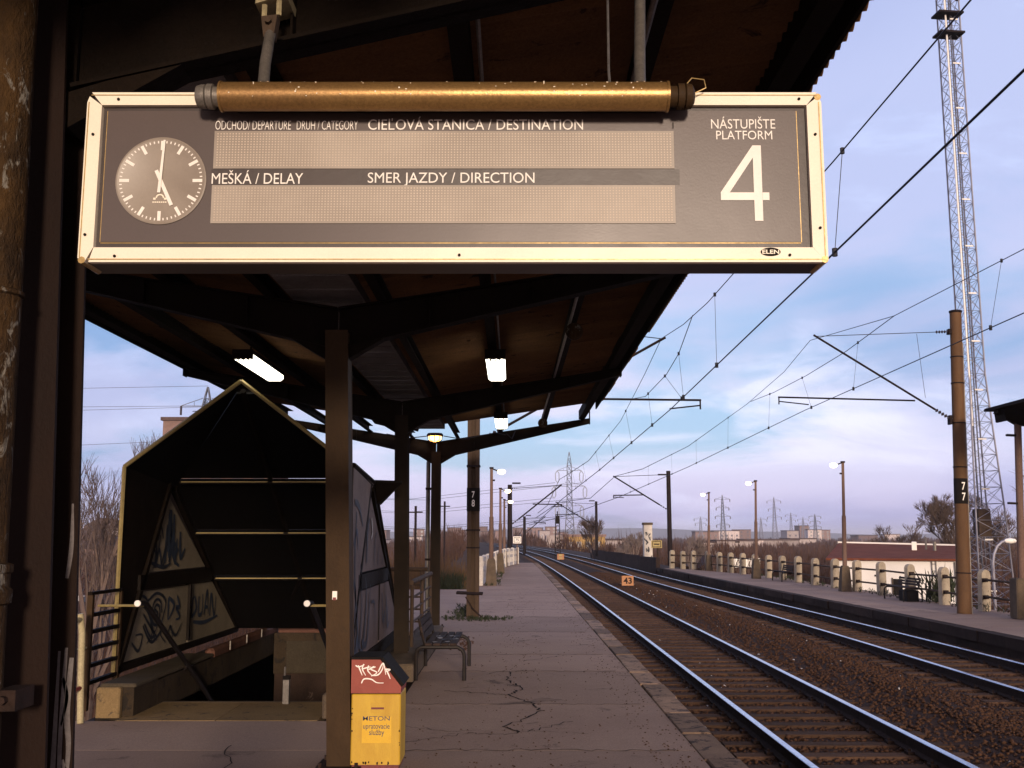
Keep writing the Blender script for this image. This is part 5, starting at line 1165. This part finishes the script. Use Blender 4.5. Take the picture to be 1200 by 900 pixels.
# far town: many small blocks toward the horizon, each one a building
random.seed(42)
def town(x, y, w_, h, d_, m_, label, roof='flat', base=-6.2, cat='building'):
    t = thing('far_building', label, cat, (x, y, base), random.uniform(-.2,.2), 'far town buildings on the horizon')
    MB().box(-w_/2,w_/2,-d_/2,d_/2,0,h).build('walls', m_, t)
    if roof == 'flat': MB().box(-w_/2-.3,w_/2+.3,-d_/2-.3,d_/2+.3,h+.01,h+.6).build('roof', 'far_roof', t)
    else: MB().prism([(-w_/2-.4,h),(w_/2+.4,h),(0,h+w_*.28)], 'y', -d_/2-.4, d_/2+.4).build('roof', 'far_roof', t)
    nfl = max(1, int(h/3.2)); mb = MB(); nc_ = max(2, int(w_/4.5))
    for r_ in range(nfl):
        for k in range(nc_):
            xx = -w_/2+(k+.5)*w_/nc_; mb.box(xx-.8, xx+.8, -d_/2-.08, -d_/2-.01, 1.1+r_*3.1, 2.7+r_*3.1)
    o = mb.build('window_grid', 'far_win', t); o['kind'] = 'stuff'
    return t
def at(u, Y): return (u-600)/1200*Y*1.0
TOWN = [(430,760,20,12,'far_warm','just right of the shelter side'),(441,700,24,9,'far_wall','left of the middle canopy column'),(450,820,12,16,'far_warm','close left of the middle canopy column'),
 (484,720,22,11,'far_wall','right of the middle canopy column'),(492,840,12,17,'far_warm','between the middle and last canopy columns'),(524,700,20,9,'far_wall','just right of the last canopy column'),(533,860,14,18,'far_warm','right of the last canopy column, behind a white one'),
 (541,800,11,16,'far_warm','close left of mast 78'),(566,860,10,19,'far_warm','close right of mast 78'),(572,820,12,15,'far_warm','between mast 78 and the nearest lamp'),(583,900,14,16,'far_warm','between the two nearest lamps'),
 (607,980,14,19,'far_warm','right above the small white platform sign'),(617,940,10,17,'far_warm','behind the mast left of the track curve'),(627,960,18,19,'far_warm','above the curve of the tracks'),(637,900,12,16,'far_wall','left of the signal mast'),(645,980,14,20,'far_warm','close left of the signal mast'),(659,940,12,15,'far_warm','between the signal mast and the big pylon'),
 (824,860,26,15,'far_warm','left of the farthest far-side lamp'),(846,900,30,16,'far_wall','behind the dark pylon'),(866,940,22,17,'far_warm','left of the middle far-side lamp'),(922,900,14,16,'far_wall','behind the thin pale pylon'),(936,980,12,21,'far_warm','behind the short pylons on the right horizon'),(949,920,16,17,'far_wall','at the foot of the darker three-armed pylon'),(962,980,12,17,'far_warm','left of the nearest far-side lamp'),(1008,900,24,12,'far_warm','above the white building roof'),(1038,940,18,13,'far_wall','above the right part of the white building roof')]
for u, Y, w_, h, m_, pl_ in TOWN: town(at(u, Y), Y, w_*.75, h-4.0, 14, m_, 'small distant block of flats '+pl_)
for u, Y, w_, h, m_, pl_ in ((708,430,16,6.0,'far_wall','just right of the second dark mast'),(728,440,22,5.8,'far_wall','left of the white pillar'),(744,450,10,5.6,'far_wall','touching the white pillar'),(838,400,14,5.2,'far_wall','at the foot of the dark pylon'),(856,400,16,5.8,'far_wall','between the dark pylon and the middle lamp'),(876,430,8,6.0,'far_wall','close left of the middle lamp'),(905,450,18,5.9,'far_wall','under the pale tall pylon'),(932,520,14,6.2,'far_wall','under the row of small pylons')):
    town(at(u, Y), Y, w_, h, 10, m_, 'long low white warehouse '+pl_)
yb = thing('yellow_building', 'yellow building at the foot of the big pylon near the tracks', 'building', (at(684,300), 300, -6.2))
MB().box(-6,6,0,12,0,7.6).build('walls', 'far_yellow', yb); MB().box(-6.3,6.3,-.3,12.3,7.61,8.3).build('roof', 'far_warm', yb); MB().box(-11,-6.01,1,11,0,8.0).build('side_wing', 'far_wall', yb)
for k in range(4): MB().box(-5+k*2.7,-3.6+k*2.7,-.06,-.004,4.6,6.2).build('window', 'far_win', yb)
# left hillside houses and parked cars seen under the left edge of the canopy
for x, Y, w_, h, m_, lb in ((-104,262,8,4.6,'far_warm','small house with brown gable among the bare trees, nearest the shelter frame'),(-113,280,9,5.4,'far_wall','pale house among bare trees, left of the house nearest the shelter frame'),(-128,330,10,5.5,'far_wall','pale house farther up the slope left of the shelter'),(-150,370,12,8,'far_warm','brownish house high in the distance left of the shelter'),(-162,420,14,11,'far_wall','tallest pale house on the left horizon'),(-182,460,14,12,'far_warm','distant brownish house beside the tallest pale one at left')):
    tt = town(x, Y, w_, h, 8, m_, lb, 'gable'); tt['group'] = 'houses left of the shelter'
def car(x, y, rz, m_, label):
    t = thing('parked_car', label, 'car', (x, y, -6.1), rz)
    MB().prism([(-2.1,.25),(2.1,.25),(2.15,.7),(1.3,.85),(.7,1.35),(-1.2,1.38),(-1.9,.9),(-2.15,.85)], 'y', -.82, .82).build('body', m_, t)
    MB().prism([(1.12,.88),(.62,1.28),(-1.12,1.30),(-1.65,.92)], 'y', -.835, .835).build('window', 'glass', t)
    for a in (-1.35, 1.35):
        for s_ in (-1, 1): w2 = MB().lathe([(.31,-.1),(.33,0),(.31,.1)], 14, 'y', (a,s_*.76,.32)).build('wheel', 'black', t); MB().lathe([(.18,s_*.01),(.18,s_*.105)], 10, 'y', (a,s_*.76,.32)).build('rim', 'galv', w2)
    for s_ in (-1, 1): MB().box(2.10,2.16,s_*.6-.15,s_*.6+.15,.6,.75).build('headlight', 'white', t)
car(-51.5, 122, .3, 'car_w', 'small white car parked among bushes below the platform, left of the shelter')
car(-46.8, 120, -.2, 'car_b', 'dark blue car parked below the platform just left of the shelter frame')
car(-55.5, 128, .1, 'car_w', 'pale car partly hidden at the near column edge, parked below the platform')
t = thing('street_lamp', 'curved white street lamp below the far platform, right of the brown mast', 'street lamp', (18.5, 40, -6))
MB().path([(0,0,0),(0,0,5.2),(.02,0,6.6),(.08,0,6.95),(.22,0,7.25),(.42,0,7.42),(.55,0,7.45)], .05, 8).build('pole', 'tower', t, True)
MB().lathe([(.03,.5),(.09,.58),(.11,.75),(.08,.92),(.03,.97)], 10, 'x', (0,0,7.46)).build('lamp_head', 'white', t, True)

# ------------------------------------------------------------ lattice towers
def lattice(mb, prof, step, r, rd, twist=0., faces=4):
    """prof: list of (z, half width)"""
    def hw(z):
        for (z0, a), (z1, b_) in zip(prof, prof[1:]):
            if z0 <= z <= z1: return a+(b_-a)*(z-z0)/(z1-z0)
        return prof[-1][1]
    cs = [(-1,-1),(1,-1),(1,1),(-1,1)]
    zs = [prof[0][0]]
    while zs[-1] < prof[-1][0]-.01: zs.append(min(prof[-1][0], zs[-1]+step(zs[-1]) if callable(step) else zs[-1]+step))
    for a, b_ in zip(zs, zs[1:]):
        ha, hb = hw(a), hw(b_)
        for i in range(4):
            j = (i+1) % 4; c, d = cs[i], cs[j]
            mb.tube((c[0]*ha, c[1]*ha, a), (c[0]*hb, c[1]*hb, b_), r, 4, caps=False)
            mb.tube((c[0]*hb, c[1]*hb, b_), (d[0]*hb, d[1]*hb, b_), rd, 3, caps=False)
            mb.tube((c[0]*ha, c[1]*ha, a), (d[0]*hb, d[1]*hb, b_), rd, 3, caps=False)
            mb.tube((d[0]*ha, d[1]*ha, a), (c[0]*hb, c[1]*hb, b_), rd, 3, caps=False)
t = thing('lattice_tower', 'very tall slender silver lattice telecom tower behind the brown mast', 'tower', (27.3, 60, -6), .12)
mb = MB(); lattice(mb, [(0,1.20),(9,.90),(17,.50),(46,.46)], .95, .05, .018); mb.build('lattice', 'tower', t)
MB().tube((-.3,-.25,0),(-.3,-.25,45),.05,6).build('feeder_cable', 'wire_far', t); MB().tube((-.12,-.3,0),(-.12,-.3,45),.04,6).build('feeder_cable', 'wire_far', t)
MB().tube((-.50,-.50,14),(-.485,-.485,46),.055,6).build('ladder_tube', 'white', t)
for k in range(14): MB().box(-.22,.28,-.55,-.50,4.5+k*2.9,4.58+k*2.9).build('platform_bracket', 'white', t)
MB().bbox(-.40,.35,-.35,.30,7.6,9.2,.02).build('equipment_cabinet', 'mast_grey', t)
for z in (39.6, 38.3): MB().box(-1.1,.5,-.9,.1,z,z+.12).build('rest_platform', 'mast_dark', t)
MB().tube((.75,.1,41),(.75,.1,44),.16,8).build('antenna', 'roof_red', t); MB().tube((-.1,-.9,41),(-.1,-.9,43),.2,8).build('antenna', 'white', t)
def pylon(x, y, h, arms, label, m_, r=.13, hwb=2.0, hwt=.35, insl=True, base=-6.2, rz=0., loop=False, group=None):
    t = thing('power_pylon', label, 'pylon', (x, y, base), rz, group)
    mb = MB(); lattice(mb, [(0,hwb),(h*.55,hwb*.42),(h*.88,hwt),(h,.08)], h/16, r, r*.55); mb.build('lattice', m_, t)
    for z, w_ in arms:
        for s_ in (-1, 1):
            mb = MB(); mb.tube((s_*hwt,0,z),(s_*w_,0,z+(.5 if not loop else .1)*(1 if loop else -0)),r*.9,4); mb.tube((s_*hwt,0,z+1.4),(s_*w_,0,z+.05),r*.7,4); mb.tube((s_*w_*.5,0,z),(s_*w_*.5,0,z+.7),r*.5,3); mb.build('cross_arm', m_, t)
            if insl:
                mb = MB()
                if loop:
                    mb.path([(s_*w_,0,z),(s_*(w_+.7),0,z-1),(s_*(w_+.6),0,z-3.3),(s_*(w_),0,z-4.2),(s_*(w_-.6),0,z-3.3),(s_*(w_-.6),0,z-1),(s_*w_,0,z)], r*1.3, 5)
                else: mb.tube((s_*w_,0,z),(s_*w_,0,z-1.6),r*1.8,5)
                mb.build('insulator', 'insul_pale' if loop else 'insul', t)
    return t
pylon(at(667,360), 360, 37, ((26.8,4.2),(21,5.3),(14.6,4.2)) if False else ((30.5,4.2),(25.0,5.4),(18.2,4.3)), 'big double-circuit power pylon with looped insulators above the curve of the tracks', 'pylon', .125, 2.1, .75, loop=True)
pylon(-54, 180, 34, ((30.6,4.6),), 'power pylon with a wide cross arm half hidden behind the shelter roof', 'pylon', .11, 2.4, .8)
for u, Y, h, n, lab in ((845,640,33,4,'dark four-armed pylon left of the middle lamp of the far platform'),(819,760,22,2,'low pylon just left of the farthest lamp post'),(905,700,34,3,'pale tall pylon right of the middle lamp'),(889,800,22,2,'small pylon close behind the middle lamp post'),(924,900,28,2,'thin pale pylon second right of the middle lamp'),(938,900,24,2,'short pylon among the row on the right horizon'),(952,820,25,3,'darker three-armed pylon nearest the third lamp post'),(677,640,16,2,'tiny pylon at the right foot of the big one')):
    arms = tuple((h*(.92-.16*i), (4.4 if i % 2 else 5.2)*(.9)) for i in range(n))
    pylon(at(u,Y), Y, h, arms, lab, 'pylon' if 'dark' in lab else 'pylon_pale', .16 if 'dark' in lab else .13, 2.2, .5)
t = thing('power_lines', 'thin high-voltage lines running left from the pylon behind the shelter', 'wire', (0,0,0))
for z0, z1, dx in ((24.4, 27, -4.6), (24.4, 24.5, 4.6), (28, 29.4, 0), (18.5, 17.0, 2)):
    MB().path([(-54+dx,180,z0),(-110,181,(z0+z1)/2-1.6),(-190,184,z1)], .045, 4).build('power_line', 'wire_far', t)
t = thing('power_lines', 'high-voltage lines sweeping down left from the big pylon over the tracks', 'wire', (0,0,0))
for z, w_ in ((20.1,5),(14.8,5.8),(8.2,4.8)):
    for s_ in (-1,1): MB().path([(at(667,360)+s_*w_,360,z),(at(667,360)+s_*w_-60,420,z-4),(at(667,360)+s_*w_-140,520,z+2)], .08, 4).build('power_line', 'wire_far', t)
for i, (x, y, h) in enumerate(((-8.2, 60, 3.6), (-7.0, 75, 4.4), (-6.2, 95, 5.4))):
    t = thing('utility_pole', ['slim wooden pole in the scrub left of mast 78', 'thin pole with small arm in the scrub left of mast 78, middle of three', 'dark thin pole with crossarm farthest behind mast 78'][i], 'pole', (x, y, -3.6 if i < 9 else 0))
    MB().tube((0,0,-2),(0,0,h+3.0),.09,8).build('pole_shaft', 'lamp_pole' if i == 0 else 'mast_dark', t, True)
    if i: MB().box(-.5,.5,-.05,.05,h+2.5,h+2.6).build('crossarm', 'mast_dark', t)

# ------------------------------------------------------------ bare trees
def tree(x, y, z, h, seed, label, mtl='bark', spread=.55, depth=6, tr=None, lean=0., group=None, minr=.008, splits=3):
    rnd = random.Random(seed); t = thing('bare_tree', label, 'tree', (x, y, z), 0, group)
    trunk = MB(); crown = MB(); tr = tr or h*.0115
    def grow(p, d, L_, r, k):
        n = 3 if k < 3 else 2; pts = [p]; rs = [r]; q = p.copy(); dd = d.copy()
        for i in range(n):
            dd = (dd+Vector((rnd.uniform(-1,1), rnd.uniform(-1,1), rnd.uniform(-.5,.9)))*.13).normalized(); q = q+dd*L_/n; pts.append(q.copy()); rs.append(r*(1-.42*(i+1)/n))
        (trunk if k == 0 else crown).path(pts, rs, 8 if k == 0 else (5 if k < 3 else 3))
        if k >= depth or rs[-1] < minr*.30: return
        m_ = splits+(1 if k < 2 else 0)
        for i in range(m_):
            a = rnd.uniform(0, 6.283); s_ = rnd.uniform(.35, 1.)*spread
            side = dd.orthogonal().normalized(); side.rotate(Matrix.Rotation(a, 3, dd)); nd_ = (dd+side*s_*1.25+Vector((0,0,.22))).normalized()
            f_ = rnd.uniform(.45, 1.); st = pts[0].lerp(pts[-1], f_) if k else pts[0].lerp(pts[-1], rnd.uniform(.55,1))
            idx = min(n, max(1, int(f_*n))); st = pts[idx] if k else pts[max(1, n-(i % 2))]
            grow(st, nd_, L_*rnd.uniform(.58,.80), max(minr, rs[idx]*rnd.uniform(.5,.72)), k+1)
    grow(Vector((0,0,0)), Vector((lean,0,1)).normalized(), h*.30, tr, 0)
    trunk.build('trunk', mtl, t, True); o = crown.build('crown', mtl, t); return t
tree(-10.1, 25, -5.0, 13.6, 3, 'tall bare tree rising beyond the left railing between the near column and the shelter', spread=.5, minr=.006, depth=6, lean=.08)
tree(-14.9, 36, -6, 13.6, 17, 'bare thorny tree behind the first one, left of the shelter', spread=.6, minr=.007, depth=6)
tree(-12.4, 30, -5.9, 9.9, 29, 'low bushy bare tree at the left railing below the platform', spread=.75, minr=.007, depth=6)
tree(29.8, 52, -6, 21.3, 5, 'large bare tree right of the lattice tower at the right edge', spread=.55, minr=.011, depth=6)
tree(26.2, 47, -6, 15.6, 11, 'smaller bare tree tangled in front of the large one at the right edge', spread=.6, minr=.010, depth=6)
tree(34.5, 80, -6, 16.3, 8, 'round bare tree behind the roof of the white building', spread=.6, minr=.015, depth=7)
tree(37.8, 84, -6, 15.6, 9, 'darker bare tree close right of the round one behind the white building', spread=.6, minr=.015, depth=6)
tree(29.6, 80, -6, 13.1, 19, 'lower bare tree left of the round one behind the white building', spread=.6, minr=.015, depth=6)
tree(8.2, 104, -3.2, 10.5, 23, 'bare tree behind the distant mast right of the yellow building', spread=.5, minr=.015, depth=6)
tree(11.4, 96, -4.0, 9.2, 31, 'pale-stemmed bare tree left of the white pillar', 'bark_pale', spread=.45, minr=.014, depth=6)
tree(13.2, 78, -3.0, 7.4, 37, 'pale-stemmed bare tree between the yellow sign and the mast', 'bark_pale', spread=.5, minr=.014, depth=5)
tree(17.4, 90, -4.5, 7.7, 41, 'pale bare sapling behind the first fence posts', 'bark_pale', spread=.5, minr=.014, depth=5)
tree(10.2, 78, -2.0, 3.7, 47, 'short bare bush with pale stems leaning on the brown wall', 'bark_pale', spread=.8, minr=.02, depth=4)

# ------------------------------------------------------------ scrub: thickets of bare twigs, real geometry joined
def scrub(name, cells, mtl, hmin, hmax, per, wd, seed, lean=.5):
    """cells: arrays of x, y, z base"""
    r = np.random.default_rng(seed); n = len(cells); B0 = np.asarray(cells, float)
    hs = hmin+(hmax-hmin)*r.random(n)**1.3
    base = np.repeat(B0, per, 0); H_ = np.repeat(hs, per); k = n*per
    base = base+np.stack([r.normal(0,.35,k)*H_*.35, r.normal(0,.35,k)*H_*.35, np.zeros(k)], -1)
    st = r.random(k)*.75*H_; ln = H_*(.22+.35*r.random(k)); az = r.random(k)*6.283; ti = r.random(k)*lean
    d = np.stack([np.cos(az)*np.sin(ti), np.sin(az)*np.sin(ti), np.cos(ti)], -1)
    a = base+np.stack([np.cos(az)*ti*.3*H_, np.sin(az)*ti*.3*H_, st], -1); tip = a+d*ln[:,None]
    dist = np.maximum(1, np.hypot(base[:,0], base[:,1])); w_ = (wd*np.maximum(.5, dist/90))[:,None]
    sd = np.stack([-np.sin(az+1), np.cos(az+1), 0*az], -1)*w_; sd[:,0] = np.abs(sd[:,0])+w_[:,0]*.4
    V = np.stack([a-sd, a+sd, tip], 1).reshape(-1, 3); F = np.arange(k*3, dtype=np.int32)
    me = bpy.data.meshes.new(name); me.vertices.add(len(V)); me.vertices.foreach_set('co', V.ravel()); me.loops.add(len(F)); me.loops.foreach_set('vertex_index', F)
    me.polygons.add(k); me.polygons.foreach_set('loop_start', np.arange(0, k*3, 3, dtype=np.int32)); me.update(calc_edges=True); me.materials.append(M[mtl])
    o = link(name, me); o['kind'] = 'stuff'; return o
def gz_at(x, y): return ground_z(x-(c1(min(y,400))+c2(min(y,400)))/2, y)
rr = np.random.default_rng(99)
def scatter(n, y0, y1, side, dmin, dmax, pw=1.):
    out = []
    while len(out) < n:
        y = y0+(y1-y0)*rr.random()**pw; cx_ = (c1(min(y,400))+c2(min(y,400)))/2
        lim = .56*y+20; d = dmin+(min(dmax, lim+30)-dmin)*rr.random(); x = cx_+side*d
        if side > 0 and 13.5 < x < 25 and 38 < y < 60: continue
        if abs(x) > lim+15: continue
        out.append((x, y, gz_at(x, y)-.1))
    return out
scrub('scrub_right', scatter(2600, 62, 190, 1, 9.5, 110), 'twig', 1.8, 4.6, 44, .028, 1)
scrub('scrub_right', scatter(3600, 190, 520, 1, 8.5, 330, 1.0), 'twig', 2.4, 5.4, 34, .040, 2)
scrub('scrub_left', scatter(1300, 62, 190, -1, 10.5, 110), 'twig', 1.6, 4.2, 34, .024, 3)
scrub('scrub_left', scatter(2600, 190, 520, -1, 10, 330, 1.0), 'twig', 2.4, 5.4, 34, .040, 4)
scrub('scrub_left', scatter(260, 18, 62, -1, 14.5, 40), 'twig', 1.5, 4.0, 60, .018, 5)
scrub('scrub_right', scatter(520, 26, 72, 1, 11, 40), 'twig', 1.5, 4.2, 60, .018, 6)
scrub('scrub_far', [(x, y, -6.2) for x, y in ((rr.uniform(-.62,.62)*yy, yy) for yy in (520+700*rr.random() for _ in range(3200)))], 'twig', 3, 6.5, 20, .034, 7)
scrub('scrub_left', [(-5.2-rr.random()*9, 34+rr.random()*26, gz_at(-5.2-4, 40)-.3) for _ in range(150)], 'twig', 1.2, 3.0, 60, .016, 8)
scrub('dry_reeds', [(-1.7-rr.random()*3.6, 33.2+rr.random()*7, -.75) for _ in range(170)], 'reed', .8, 1.7, 50, .014, 9, .32)
scrub('green_weeds', [(-1.5-rr.random()*1.2, 32.7+rr.random()*2, -.15) for _ in range(60)], 'grass', .25, .75, 26, .022, 10, .8)
scrub('green_weeds', [(-.79+rr.normal(0,.36)+.1, 20.9+rr.normal(0,.22), 0) for _ in range(110)], 'grass', .03, .09, 22, .012, 11, 1.2)
scrub('green_weeds', [(-.95-abs(rr.normal(0,.15)), 21.0+rr.random()*3.2, 0) for _ in range(60)], 'grass', .04, .16, 20, .012, 12, 1.0)
scrub('green_weeds', [(-.9+rr.random()*.5, 34.5+rr.random()*22, 0) for _ in range(120)], 'grass', .03, .14, 14, .02, 13, 1.1)
scrub('green_weeds', [(12.1+rr.random()*.6, 24+rr.random()*28, -.3) for _ in range(170)], 'grass', .04, .22, 16, .018, 14, 1.0)
scrub('dry_leaves', [(-.95+rr.random()*.35, 15.0+rr.random()*2.2, 0) for _ in range(40)], 'twig', .02, .07, 10, .02, 15, 1.2)
t = thing('bush', 'small dark green bush at the fence right of the bench on the far platform', 'bush', (12.75, 31.2, -.3))
o = scrub('foliage', [(rr.normal(0,.22), rr.normal(0,.25), 0) for _ in range(26)], 'grass', .35, 1.0, 16, .05, 16, .9); del o['kind']; o.parent = t
mb = MB()
for k in range(5): mb.tube((0,0,0),(rr.uniform(-.3,.3),rr.uniform(-.3,.3),.9),.012,4)
mb.build('stem', 'bark', t)

# ------------------------------------------------------------ evening haze: one even box of thin air
hz = bpy.data.materials.new('haze'); hz.use_nodes = True; n_ = hz.node_tree.nodes; n_.clear()
ho = n_.new('ShaderNodeOutputMaterial'); pv = n_.new('ShaderNodeVolumePrincipled'); pv.inputs['Color'].default_value = (.86, .88, .96, 1); pv.inputs['Density'].default_value = .00020; pv.inputs['Anisotropy'].default_value = .0
hz.node_tree.links.new(pv.outputs[0], ho.inputs['Volume'])
me = MB().box(-6100, 6100, -80, 8100, -8.2, 41.5).mesh('haze', hz); tag(link('haze', me), kind='stuff')
